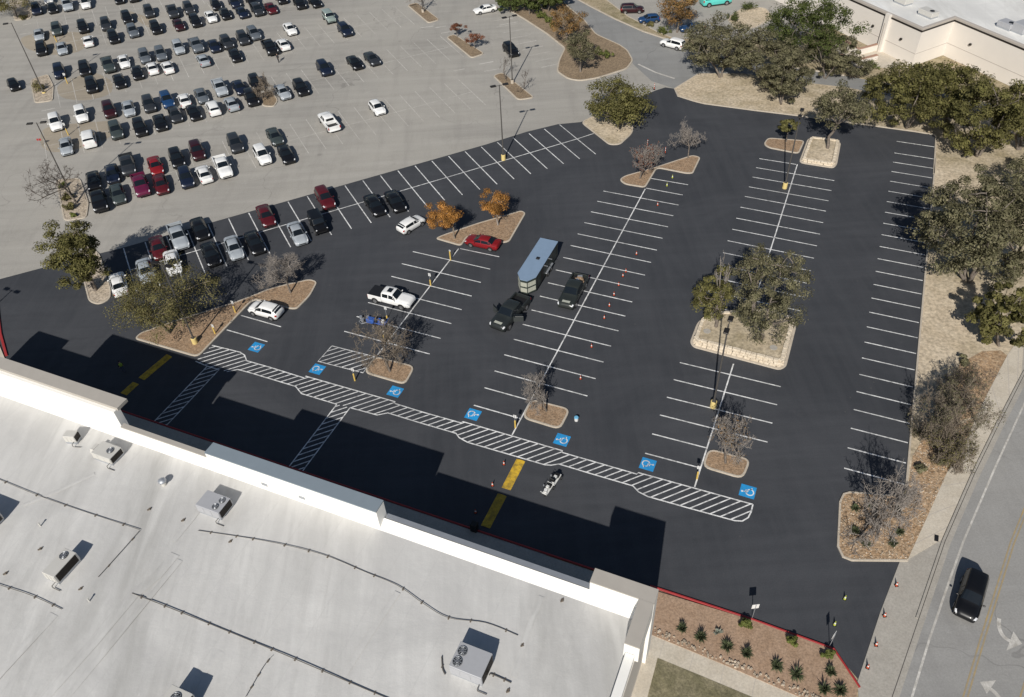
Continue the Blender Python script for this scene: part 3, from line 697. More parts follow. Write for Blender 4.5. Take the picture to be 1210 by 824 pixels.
# worn lines of the old lot
def row_lines(spine_px, x0, x1, half=5.6, step=2.80, skip=()):
    c = G(*spine_px)[:2]; t0 = (G(*x0)[:2] - c) @ F1; t1 = (G(*x1)[:2] - c) @ F1
    n = int((t1 - t0) / step)
    line([c + F1 * t0, c + F1 * (t0 + n * step)], .1, Z_OLD + .004, M['oldline'], old_lot, 'spine_line')
    for i in range(n + 1):
        p = c + F1 * (t0 + i * step); line([p - F2 * half, p + F2 * half], .1, Z_OLD + .0045, M['oldline'], old_lot)
row_lines((420, 145.6), (118, 226), (566, 113))
row_lines((440, 78), (52, 166), (545, 57))
row_lines((431, 29), (66, 100), (492, 17))
row_lines((280, 8), (50, 40), (480, -28))
row_lines((360, -30), (40, 5), (470, -60))
for px in ((455, 33), (478, 27)): pass
for (p, q) in (((497, 33), (512, 31)), ((514, 33), (527, 31)), ((521, 39.5), (533, 37.5)), ((536, 84), (549, 81.5)), ((566, 76), (583, 73)), ((572, 84.5), (590, 81.5)), ((478, 2), (490, 1)), ((27, 30), (37, 28)), ((23, 41), (36, 39)), ((49, 131.5), (65, 128)), ((49, 141), (57, 139.5)), ((595, 24), (606, 21.5)), ((590, 30), (612, 26))):
    line([G(*p), G(*q)], .28, Z_OLD + .005, M['oldline'], old_lot, 'stop_bar')
for k in range(9):
    p = G(604 + k * 7.6, 21.5 + k * 6.6); q = G(579 + k * 7.6, 25.5 + k * 6.8); line([p, q], .16, Z_OLD + .0045, M['oldline'], old_lot)
line(gp([(754, 76), (775, 86), (797, 93)]), .35, .0135, M['oldline'], acc, 'stop_bar')

# ------------------------------------------------------------------ the near store (its frame is the lot frame)
ZR = 7.65
store = empty('store_building', (ORG[0], ORG[1], 0), TH, 'large white-roofed store casting its stepped shadow on the fresh asphalt', 'building')
def sbox(name, a0, a1, b0, b1, z0, z1, mat):
    return MB().box(((a0 + a1) / 2, (b0 + b1) / 2, (z0 + z1) / 2), (a1 - a0, b1 - b0, z1 - z0)).build(name, mat, store)
sbox('wall', -58.4, 19.15, -80, -18.12, 0, 7.5, M['wall'])
V = []; F = []; na, nb = 40, 30                       # the membrane sags a little between joists
for j in range(nb + 1):
    for i in range(na + 1):
        a = -58.0 + 76.4 * i / na; b = -80 + 60.9 * j / nb
        V.append((a, b, ZR + (.035 * math.sin(a * .51) * math.sin(b * .37 + 1) if 0 < j < nb and 0 < i < na else 0)))
F = [(j * (na + 1) + i, j * (na + 1) + i + 1, (j + 1) * (na + 1) + i + 1, (j + 1) * (na + 1) + i) for j in range(nb) for i in range(na)]
link('roof', mesh_from('roof', V, F, M['roof'], smooth=True), store)
link('roof_cant', mesh_from('roof_cant', [(-58, -19.1, ZR), (18.4, -19.1, ZR), (18.4, -18.2, ZR + .5), (-58, -18.2, ZR + .5)], [(0, 1, 2, 3)], M['parapet']), store)
def parapet(a0, a1, bf, bb, h, cap, capm='coping', over=.0):
    sbox('parapet', a0, a1, bb, bf, 0 if bf > -18.0 else 7.45, h - .12, M['parapet'])
    sbox('coping', a0 - over, a1 + over, bb - .03, bf + .04, h - .12, h, M[capm])
parapet(-3.35, 14.45, -17.72, -18.10, 8.15, .1, 'galv')
parapet(-30.55, -20.7, -18.45, -18.85, 9.25, .1)
parapet(-53.6, -49.0, -18.45, -18.85, 9.0, .1)
sbox('parapet', -49.0, -30.9, -18.55, -17.85, 0, 10.75, M['parapet']); sbox('coping', -49.05, -30.6, -18.25, -17.0, 10.75, 11.1, M['coping'])
parapet(-20.62, -3.42, -17.78, -18.95, 10.0, 1, 'metalcap')
parapet(14.5, 19.42, -17.2, -18.36, 9.6, 1)
parapet(18.28, 19.40, -18.42, -22.0, 9.6, 1)
parapet(-58.6, -53.65, -17.3, -18.6, 9.2, 1)
parapet(18.45, 19.12, -22.08, -80, 8.35, .1, 'parapet')
sbox('entrance_door', -42, -38, -17.86, -17.8, 0.14, 2.6, M['glass']); sbox('entrance_door', -14, -10, -17.75, -17.68, 0.14, 2.6, M['glass'])
# scuppers in the low parapet
for px in ((312, 573), (356, 589)):
    p = AB(G(*px, 8.2)); sbox('scupper', p[0] - .3, p[0] + .3, -18.99, -18.96, 8.0, 8.35, M['galv'])

for k, q in enumerate(([(207, 655), (186, 680), (158, 703), (110, 760), (40, 838)], [(213, 662), (190, 690), (120, 775), (70, 835)], [(64, 726), (40, 752), (0, 795), (-30, 830)], [(112, 560), (70, 580), (28, 597)], [(205, 640), (228, 612), (246, 588)], [(262, 770), (235, 800), (212, 835)], [(470, 700), (440, 745), (405, 800)], [(640, 705), (628, 735), (606, 800)])):
    w_ = (.9, .5, .8, .4, .5, .6, .5, .5)[k]; P = [np.array(AB(G(*p, ZR))) for p in q]; V = []; F = []
    for n_ in range(len(P)):
        d = P[min(n_ + 1, len(P) - 1)] - P[max(n_ - 1, 0)]; d /= np.linalg.norm(d); s_ = np.array([-d[1], d[0]]) * w_ / 2
        V += [(*(P[n_] + s_), ZR + .036), (*P[n_], ZR + .036 + (.055 if 0 < n_ < len(P) - 1 else .004)), (*(P[n_] - s_), ZR + .036)]
    F = [f_ for n_ in range(len(P) - 1) for f_ in ((3 * n_, 3 * n_ + 1, 3 * n_ + 4, 3 * n_ + 3), (3 * n_ + 1, 3 * n_ + 2, 3 * n_ + 5, 3 * n_ + 4))]
    link('membrane_wrinkle', mesh_from('membrane_wrinkle', V, F, M['roof'], smooth=True), store)
def roof_pt(px, z=ZR): p = G(*px, z); return p
def hvac(px, dims, label, fans=(), rz=TH, grey=False, hood=False):
    c = roof_pt(px); l, w_, h = dims
    e = empty('rooftop_unit', (c[0], c[1], ZR), rz, label, 'air conditioner')
    m = M['hvacgrey' if grey else 'hvac']
    MB().box((0, 0, .12), (l * .96, w_ * .96, .24)).build('roof_curb', M['galv'], e)
    MB().box((0, 0, .24 + h / 2), (l, w_, h), bev=.03).build('cabinet', m, e)
    for k in range(3):
        MB().box((-l / 2 + l * (k + .5) / 3, w_ / 2 + .012, .24 + h * .5), (l / 3 - .08, .02, h * .8)).build('service_panel', M['galv'], e)
        MB().box((-l / 2 + l * (k + .5) / 3, -w_ / 2 - .012, .24 + h * .5), (l / 3 - .08, .02, h * .8)).build('service_panel', m, e)
    g = MB()
    for k in range(10): g.box((l / 2 + .03, 0, .35 + (h - .2) * k / 9), (.05, w_ * .86, .035))
    g.build('coil_grille', M['darkmetal'], e)
    for (x, y, r) in fans:
        f = MB().tube((x, y, .24 + h), (x, y, .30 + h), r, r, 20).build('fan', M['black'], e)
        s = MB()
        for q in (.35, .65, .95): 
            pts = [(x + r * q * math.cos(k * math.pi / 8), y + r * q * math.sin(k * math.pi / 8), .32 + h) for k in range(17)]; s.path(pts, .012, 4)
        for k in range(4): s.box((x, y, .315 + h), (r * 1.9, .025, .02), k * math.pi / 4)
        s.build('fan_guard', M['galv'], f)
        MB().tube((x, y, .30 + h), (x, y, .34 + h), r * .28, r * .28, 10).build('fan_hub', M['rim'], f)
    if hood: MB().box((-l / 2 - .28, 0, .24 + h * .6), (.5, w_ * .7, h * .55), top=.7).build('intake_hood', m, e)
    pipe = MB(); pipe.path([(l / 2 - .2, -w_ / 2, .4), (l / 2 - .2, -w_ / 2 - .4, .4), (l / 2 - .2, -w_ / 2 - .4, .1), (l / 2 + .5, -w_ / 2 - .4, .1)], .03, 6); pipe.build('drain_pipe', M['pipe'], e)
    return e
hvac((130, 540), (2.2, 1.5, .75), 'cream rooftop unit with one fan near the tan raised parapet', ((.45, .08, .33),), TH, hood=True)
hvac((88, 521), (1.1, .8, .8), 'small cream rooftop vent box beside a one-fan unit', (), TH + .3)
hvac((256, 602), (2.4, 1.65, .9), 'grey two-fan rooftop unit at the end of the curved roof pipe', ((.72, .34, .28), (.56, -.38, .28)), TH, True)
hvac((77, 674), (1.25, 2.4, .95), 'cream one-fan rooftop unit with dark shadow, set along the roof slope', ((-.08, .6, .34),), TH)
hvac((558, 790), (2.5, 1.95, 1.15), 'grey two-fan rooftop unit at the near right part of the white roof', ((-.8, .34, .36), (-.8, -.48, .36)), TH, True)
hvac((-16, 618), (2.6, 1.7, 1.2), 'rooftop unit at the edge of view with a hooked pipe', ((.3, .1, .4),), TH)
hvac((215, 838), (1.8, 1.6, 1.3), 'rooftop unit at the roof bottom with a square dark shadow', ((0, .1, .4),), TH)
c = roof_pt((194, 573)); e = empty('roof_vent', (c[0], c[1], ZR), 0, 'small round white roof vent between two rooftop units', 'vent')
MB().tube((0, 0, 0), (0, 0, .5), .22, .22, 14).build('vent_stack', M['hvac'], e); MB().lathe([(.36, .5), (.36, .62), (.2, .74), (.02, .78)], (0, 0, 0), 16).build('vent_cap', M['galv'], e, True)
for px, lb in (((48, 622), 'thin vent pipe on the roof near the two cream units'), ((106, 711), 'short white vent stub beside the cream unit set along the slope')):
    c = roof_pt(px); o = MB().tube((0, 0, 0), (0, 0, .45), .06, .06, 8).tube((0, 0, .45), (.0, .0, .5), .09, .09, 8).build('vent_pipe', M['hvac']); o.location = (c[0], c[1], ZR); tag(o, lb, 'pipe')
def roof_pipe(pxs, n, label, r=.026, side=()):
    P = [roof_pt(p, ZR + .10) for p in pxs]
    cv = []
    if len(P) > 2:
        for i in range(len(P) - 1):
            p0, p1, p2, p3 = P[max(i - 1, 0)], P[i], P[i + 1], P[min(i + 2, len(P) - 1)]
            for k in range(5):
                t = k / 5; cv.append(.5 * ((2 * p1) + (-p0 + p2) * t + (2 * p0 - 5 * p1 + 4 * p2 - p3) * t * t + (-p0 + 3 * p1 - 3 * p2 + p3) * t ** 3))
        cv.append(P[-1])
    else: cv = P
    c0 = cv[0]; e = empty('roof_pipe', (c0[0], c0[1], ZR), 0, label, 'pipe')
    q = [p - np.array([c0[0], c0[1], ZR]) for p in cv]; MB().path(q, r, 6).build('pipe_run', M['pipe'], e)
    seg = [np.linalg.norm(b - a) for a, b in zip(q, q[1:])]; tot = sum(seg)
    blk = MB().box((0, 0, .045), (.24, .10, .09)).mesh('support_block', M['wood'])
    for k in range(n):
        s = tot * (k + .4 + rng.uniform(-.2, .2)) / n; i = 0
        while i < len(seg) - 1 and s > seg[i]: s -= seg[i]; i += 1
        p = q[i] + (q[i + 1] - q[i]) * min(1, s / max(seg[i], 1e-6)); o = link('support_block', blk, e); o.location = (p[0], p[1], 0); o.rotation_euler = (0, 0, TH + math.pi / 2 + rng.uniform(-.2, .2))
    return e
roof_pipe([(-30, 555), (0, 567), (60, 591), (165, 626)], 6, 'straight dark gas pipe crossing the roof towards the cream units')
roof_pipe([(165, 627), (143, 652), (116, 682)], 2, 'short thin pipe from the straight roof pipe to the cream unit', .025)
roof_pipe([(-20, 684), (2, 692), (38, 704), (73, 720)], 4, 'short dark pipe run below the cream unit set along the slope')
roof_pipe([(156, 701), (215, 724), (330, 771), (455, 824), (520, 850)], 13, 'long straight dark gas pipe crossing the middle of the white roof', .034)
roof_pipe([(234, 627), (312, 639), (380, 655), (432, 676), (470, 692), (500, 713), (530, 730), (574, 736), (612, 751)], 13, 'curved dark pipe winding from the two-fan unit across the roof')
roof_pipe([(322, 775), (311, 788), (290, 824)], 3, 'thin branch pipe off the long straight roof pipe', .02)
roof_pipe([(526, 797), (523, 790), (522, 776)], 1, 'bent dark pipe stub left of the grey two-fan unit', .05)
roof_pipe([(578, 798), (582, 797), (604, 807)], 2, 'short pipe stub right of the grey two-fan unit', .04)
for px, lb in (((617, 764), 'pair of dark blocks on the roof above the grey unit'), ((600, 818), 'pair of dark blocks on the roof below the pipe stub'), ((176, 603), 'single dark block on the roof by the end of the straight pipe'), ((216, 616), 'single dark block on the roof left of the curved pipe'), ((272, 641), 'loose dark block on the roof below the curved pipe'), ((6, 679), 'dark block at the start of the short pipe run'), ((47, 650), 'dark block on the roof above the short pipe run'), ((95, 697), 'dark block on the roof beside the vent stub'), ((664, 711), 'small scrap lying near the far edge of the white roof')):
    c = roof_pt(px); o = MB().box((0, 0, .07), (.24, .10, .10), .3).box((.05, .16, .04), (.22, .09, .08), .5).build('timber_block', M['wood']); o.location = (c[0], c[1], ZR); tag(o, lb, 'block')

# ------------------------------------------------------------------ the far store
HB = 6.6
fb = [G(1013.6, 0, HB)[:2], G(1090.7, 34, HB)[:2], G(1129, 20.9, HB)[:2], G(1210, 57.5, HB)[:2]]
u = (fb[0] - fb[1]); u /= np.linalg.norm(u); v = np.array([-u[1], u[0]])
if v @ np.array([0, 1.]) < 0: v = -v
p1 = fb[1]; p2 = p1 + v * ((fb[2] - fb[1]) @ v); p2 = fb[2]
bpoly = [p1 + u * 60, p1, p2, p2 - u * 45, p2 - u * 45 + v * 60, p1 + u * 60 + v * 60]
far = empty('store_building', (p1[0], p1[1], 0), 0, 'cream stucco store with white flat roof behind the oak trees', 'building')
rel = ccw([tuple(p - p1) for p in bpoly])
o = slab('wall', rel, 0, HB - .35, M['wall'], far)
sheet('roof', inset(rel, .3), HB - .30, M['roof2'], far)
kerb_ring(rel, .55, HB - .36, HB, M['walltrim'], far, 'coping')
kerb_ring(inset(rel, -.06), .1, HB - .62, HB - .36, M['darkmetal'], far, 'fascia')
kerb_ring(inset(rel, -.03), .05, 2.2, 2.28, M['walltrim'], far, 'wall_band')
def on_wall(px, z): 
    p = G(*px, z); return p[:2] - p1
# buttress with downpipe, wall lamps
A = -u * -14.2
q = u * 7.3 - v * .30
MB().box((q[0], q[1], HB / 2), (.9, .6, HB + .2), math.atan2(u[1], u[0])).build('buttress', M['wall'], far)
MB().tube((q[0] - v[0] * .4, q[1] - v[1] * .4, .1), (q[0] - v[0] * .4, q[1] - v[1] * .4, HB - 1.4), .07).build('downpipe', M['walltrim'], far)
for s_, base in ((10.2, p1), (3.6, p1), (-4.5, p2), (-17.5, p2)):
    q = base + u * s_ - v * .15 - p1; MB().box((q[0], q[1], 3.6), (.35, .3, .3), math.atan2(u[1], u[0])).build('wall_lamp', M['darkmetal'], far)
def far_unit(px, dims, label, grey=False):
    c = G(*px, HB - .3); e = empty('rooftop_unit', (c[0], c[1], HB - .3), math.atan2(u[1], u[0]), label, 'air conditioner')
    MB().box((0, 0, .12), (dims[0] * .95, dims[1] * .95, .24)).build('roof_curb', M['galv'], e)
    MB().box((0, 0, .24 + dims[2] / 2), dims, bev=.05).build('cabinet', M['hvacgrey' if grey else 'hvac'], e)
    MB().box((dims[0] / 2 + .02, 0, .24 + dims[2] / 2), (.05, dims[1] * .8, dims[2] * .8)).build('coil_grille', M['darkmetal'], e)
    MB().tube((-dims[0] * .22, 0, .24 + dims[2]), (-dims[0] * .22, 0, .3 + dims[2]), .4, .4, 14).build('fan', M['black'], e)
far_unit((1067, 4), (2.6, 2.0, 1.2), 'cream rooftop unit with a dark grille on the far roof')
far_unit((1096, 19), (3.0, 1.7, .8), 'low cream rooftop unit near the roof corner of the far store')
far_unit((1189, 33), (2.6, 1.9, .8), 'low pale rooftop unit on the far roof above the wall', True)
far_unit((1206, 38), (2.2, 2.2, 1.3), 'tall grey rooftop unit at the end of the far roof', True)
roof2 = sheet('raised_roof', [tuple(np.array(p) - p1) for p in (p2 - u * 6 + v * 13, p2 - u * 46 + v * 13, p2 - u * 46 + v * 55, p2 - u * 6 + v * 55)], HB + .9, M['roof2'], far)
rr = ccw([tuple(np.array(p) - p1) for p in (p2 - u * 6 + v * 13, p2 - u * 44 + v * 13, p2 - u * 44 + v * 55, p2 - u * 6 + v * 55)])
kerb_ring(rr, .3, HB - .3, HB + 1.3, M['parapet'], far, 'parapet')
# loading yard wall at its foot
yard = empty('yard_wall', (*G(1015, 62)[:2], 0), 0, 'low cream yard wall with a terracotta cap at the foot of the far store', 'wall')
yp = [G(*q)[:2] - np.array(yard.location[:2]) for q in ((996, 56), (1013, 66), (1042, 58))]
kerb_run(yp, .5, 0, 1.2, M['wall'], yard, 'wall_run'); kerb_run(yp, .6, 1.2, 1.3, M['brownwall'], yard, 'wall_cap')
yp2 = [G(*q)[:2] - np.array(yard.location[:2]) for q in ((993, 70), (1008, 78), (1035, 71))]
kerb_run(yp2, .5, 0, .9, M['wall'], yard, 'wall_run'); kerb_run(yp2, .6, .9, 1.0, M['brownwall'], yard, 'wall_cap')
slab('yard_floor', gp([(985, 45), (1013, 66), (1042, 58), (1080, 80), (1010, 82), (985, 72)]), -.02, .12, M['concrete'])

# ------------------------------------------------------------------ lamp posts
def lamp_post(px, h, label, heads=2, rz=0.0, ped=0.9, pr=.33, pm='pedestal'):
    c = G(*px); e = empty('lamp_post', (c[0], c[1], .01), rz, label, 'lamp post', 'parking lot lamp posts')
    MB().lathe([(pr, 0), (pr, ped - .05), (pr - .06, ped)], (0, 0, 0), 18).build('pedestal', M[pm], e)
    MB().box((0, 0, ped + .03), (.4, .4, .06)).build('base_plate', M['pole'], e)
    MB().tube((0, 0, ped), (0, 0, h), .11, .07, 8).build('pole', M['pole'], e)
    for s_ in ((1, -1) if heads == 2 else (1,)):
        MB().tube((0, 0, h - .12), (s_ * .55, 0, h - .06), .045, .04, 6).build('arm', M['pole'], e)
        hd_ = MB().box((s_ * .92, 0, h - .04), (.85, .50, .17), bev=.05).build('lamp_head', M['darkmetal'], e)
        MB().box((s_ * .92, 0, h - .135), (.62, .36, .02)).build('lens', M['lamp'], hd_)
lamp_post((52.3, 110.4), 12.8, 'single-headed lamp post standing in the shrub island of the old lot', 1, R(195), .3)
lamp_post((85.5, 232.2), 12.0, 'twin-headed lamp post in the cobbled island with the bare dark tree', 2, 0.1, .3)
lamp_post((605.5, 99), 11.7, 'twin-headed lamp post on the brown mulch island by the access road', 2, .35, .7, .3, 'kerb')
lamp_post((595, 189), 12.0, 'twin-headed lamp post on a yellow pedestal in the double row along the old lot', 2, R(15))
lamp_post((927, 222.5), 11.5, 'lamp post on a yellow pedestal between the two right-hand rows, below the lollipop tree', 2, TH + math.pi / 2)
lamp_post((842.5, 481), 11.6, 'lamp post on a yellow pedestal below the large limestone planter', 2, TH + math.pi / 2)
lamp_post((231, 406), 11.8, 'lamp post in the long left island, rising through the thin olive tree', 2, TH)
lamp_post((-93, 443), 11.8, 'lamp post beyond the left edge whose shadow reaches the lot', 2, TH)
lamp_post((500, 15), 11.5, 'lamp post on the small mulch island at the far end of the old lot', 2, .3, .7, .3, 'kerb')

# ------------------------------------------------------------------ sign posts, bollards, cones
def sign_post(px, label, hs=1.9, boll=1.1, face=(.32, .46), rz=0.0, plate='signface'):
    c = G(*px); e = empty('sign_post', (c[0], c[1], .012), rz, label, 'sign')
    if boll: MB().lathe([(.09, 0), (.09, boll - .06), (.06, boll), (.01, boll + .03)], (0, 0, 0), 12).build('bollard', M['bollard'], e, False)
    MB().tube((0, 0, 0), (0, 0, hs), .03, .03, 6).build('post', M['galv'], e)
    s_ = MB().box((0, .04, hs - face[1] / 2), (face[0], .02, face[1])).build('sign_plate', M[plate], e)
    MB().box((0, .054, hs - face[1] * .35), (face[0] * .7, .006, face[1] * .42)).build('sign_symbol', M['signblue'], s_)
sign_post((419.5, 450), 'sign on a yellow bollard beside the hatched box', rz=TH)
sign_post((609, 505.5), 'sign on a yellow bollard at the foot of the middle spine line', rz=TH)
sign_post((823.5, 566), 'sign on a yellow bollard at the foot of the right spine line', rz=TH)
sign_post((509, 337.5), 'white sign on a pale post above the white pickup', rz=TH, boll=.9)
sign_post((532.5, 307.5), 'slim post standing on the spine line below the orange trees', rz=TH, face=(.2, .3), boll=1.4, hs=1.6)
sign_post((454.5, 404), 'yellow bollard sign above the small bare-tree island', rz=TH)
sign_post((457.5, 377), 'white sign standing beside the blue machine', rz=TH, boll=.5)
sign_post((254.5, 395), 'short yellow bollard with sign near the hatched walkway in the long island', rz=TH, hs=1.5)
sign_post((278.5, 370), 'yellow bollard with sign in the long island by the white hatchback', rz=TH)
sign_post((888.5, 731), 'white sign on a thin post in the planting bed by the red kerb', hs=2.2, boll=0, face=(.6, .6), rz=TH + .5)
sign_post((980, 764), 'edge-on sign post by the bend of the red kerb', hs=2.2, boll=0, face=(.5, .7), rz=TH + 1.2)
sign_post((81, 160), 'accessible sign on a yellow post between white cars in the old lot', hs=2.2, boll=1.2)
sign_post((67, 49.5), 'yellow accessible post between parked cars in the far rows', hs=2.0, boll=1.2)
sign_post((80, 99), 'yellow sign post beside the shrub island cars', hs=2.0, boll=1.2)
sign_post((49, 172), 'short sign post with red and white plate on the worn hatching', hs=1.2, boll=0, face=(.7, .35), plate='redkerb')

def cone_mesh():
    a = MB().box((0, 0, .02), (.38, .38, .04)).mesh('cone_base', M['black'])
    b = MB().lathe([(.15, .04), (.103, .30), (.072, .46), (.03, .72)], (0, 0, 0), 12).mesh('cone_body', M['orange'])
    c = MB().lathe([(.106, .29), (.074, .47)], (0, 0, 0), 12).mesh('cone_band', M['signface'])
    return a, b, c
CA, CB, CC = cone_mesh(); CB2 = CB.copy(); CB2.materials[0] = M['lime']
def cone(px, label, group=None, z=.012, body=None):
    c = G(*px, z); e = empty('traffic_cone', (c[0], c[1], z), rng.random() * 3, label, 'cone', group); e.scale = (.78,) * 3
    link('cone_base', CA, e); o = link('cone_body', body or CB, e); link('cone_band', CC, o)
for px in ((686, 448), (699, 410.5), (714, 376.5), (720, 362), (725.5, 349), (731, 337.5), (736, 327), (739.5, 321.5), (752, 301), (777, 243)):
    cone(px, 'orange cone in the line of cones beside the middle row', 'cones lined up along the middle stall row')
for px in ((1059, 692), (1045, 728), (1035, 762.5), (1025, 789)): cone(px, 'orange cone at the edge of the driveway apron', 'cones along the driveway apron', .062)
for px in ((595.5, 549), (582, 574)): cone(px, 'orange cone left of the bright yellow speed hump', 'cones beside the yellow speed hump')
cone((562, 606), 'orange cone in the shade of the store near the speed hump')
for px in ((998, 708), (986, 738.5)): cone(px, 'small lime cone on the fresh asphalt near the rock bed', 'lime cones by the rock bed', body=CB2)
for px in ((794.5, 210.5), (788, 220)): cone(px, 'pale cone in the short stalls under the bare-tree island', 'cones under the bare-tree island', body=CB2)
def delineator(px, label, h=1.1):
    c = G(*px); e = empty('delineator_post', (c[0], c[1], .012), 0, label, 'delineator')
    MB().lathe([(.2, 0), (.2, .05), (.06, .08)], (0, 0, 0), 12).build('base', M['black'], e); p = MB().tube((0, 0, .06), (0, 0, h), .05, .04, 10).build('tube', M['orange'], e)
    for z in (.45, .75): MB().tube((0, 0, h * z), (0, 0, h * z + .14), .056, .054, 10, False).build('reflective_band', M['signface'], p)
delineator((765, 172.5), 'orange and white post behind the bare tree by the small island'); delineator((773, 106), 'orange and white post where the fresh asphalt meets the access road'); delineator((786, 181.5), 'pale post standing between the two bare trees')
# litter bin in front of the shop, cooler by the island
c = G(561, 627); e = empty('litter_bin', (c[0], c[1], .13), TH, 'dark square litter bin on the shaded shop pavement', 'bin')
MB().box((0, 0, .45), (.6, .6, .9), top=.95).build('bin_body', M['black'], e); MB().box((0, 0, .96), (.66, .66, .12), top=.8).build('lid', M['darkmetal'], e)
c = G(681, 497); e = empty('water_cooler', (c[0], c[1], .012), 0, 'white and blue drinks cooler standing by the middle island', 'cooler')
MB().lathe([(.2, 0), (.22, .42)], (0, 0, 0), 16).build('drum', M['signface'], e, False); MB().lathe([(.23, .42), (.23, .5), (.18, .54)], (0, 0, 0), 16).build('lid', M['cooler'], e)

# ------------------------------------------------------------------ trees
def tubes_np(P0, P1, R0, R1, n=5):
    P0 = np.asarray(P0, float); P1 = np.asarray(P1, float); R0 = np.asarray(R0, float)[:, None]; R1 = np.asarray(R1, float)[:, None]
    d = P1 - P0; d /= np.maximum(np.linalg.norm(d, axis=1, keepdims=True), 1e-9)
    ref = np.where(np.abs(d[:, 2:3]) < .9, np.array([[0, 0, 1.]]), np.array([[1., 0, 0]])); u_ = np.cross(d, ref); u_ /= np.linalg.norm(u_, axis=1, keepdims=True); v_ = np.cross(d, u_)
    m = len(P0); V = np.zeros((m, 2 * n, 3))
    for k in range(n):
        a = 2 * math.pi * k / n; o = math.cos(a) * u_ + math.sin(a) * v_; V[:, k] = P0 + o * R0; V[:, n + k] = P1 + o * R1
    I = np.array([[k, (k + 1) % n, n + (k + 1) % n, n + k] for k in range(n)]); I = (I[None] + (np.arange(m) * 2 * n)[:, None, None]).reshape(-1, 4)
    return V.reshape(-1, 3), I
def limb_path(p0, p1, r0, r1, rs, n=5, sag=.12):
    p0 = np.array(p0, float); p1 = np.array(p1, float); L_ = np.linalg.norm(p1 - p0); pts = [p0]
    mid = (p0 + p1) / 2 + rs.normal(0, sag * L_, 3) + np.array([0, 0, .10 * L_])
    for k in range(1, n + 1):
        t = k / n; q = (1 - t) ** 2 * p0 + 2 * t * (1 - t) * mid + t * t * p1; pts.append(q + (rs.normal(0, .02 * L_, 3) if k < n else 0))
    rr = np.linspace(r0, r1, n + 1); return pts, rr
def leaf_quads(C, N, size, rs, asp=.62):
    n = len(C); N = N / np.maximum(np.linalg.norm(N, axis=1, keepdims=True), 1e-9); a = rs.normal(0, 1, (n, 3)); u_ = np.cross(N, a); u_ /= np.maximum(np.linalg.norm(u_, axis=1, keepdims=True), 1e-9); v_ = np.cross(N, u_)
    s = size * rs.uniform(.6, 1.35, (n, 1)); U = u_ * s; W = v_ * s * asp; B = N * s * .22
    return np.stack([C - U, C - W * rs.uniform(.6, 1, (n, 1)) + B, C + U * .9, C + W * rs.uniform(.6, 1, (n, 1)) + B], 1)
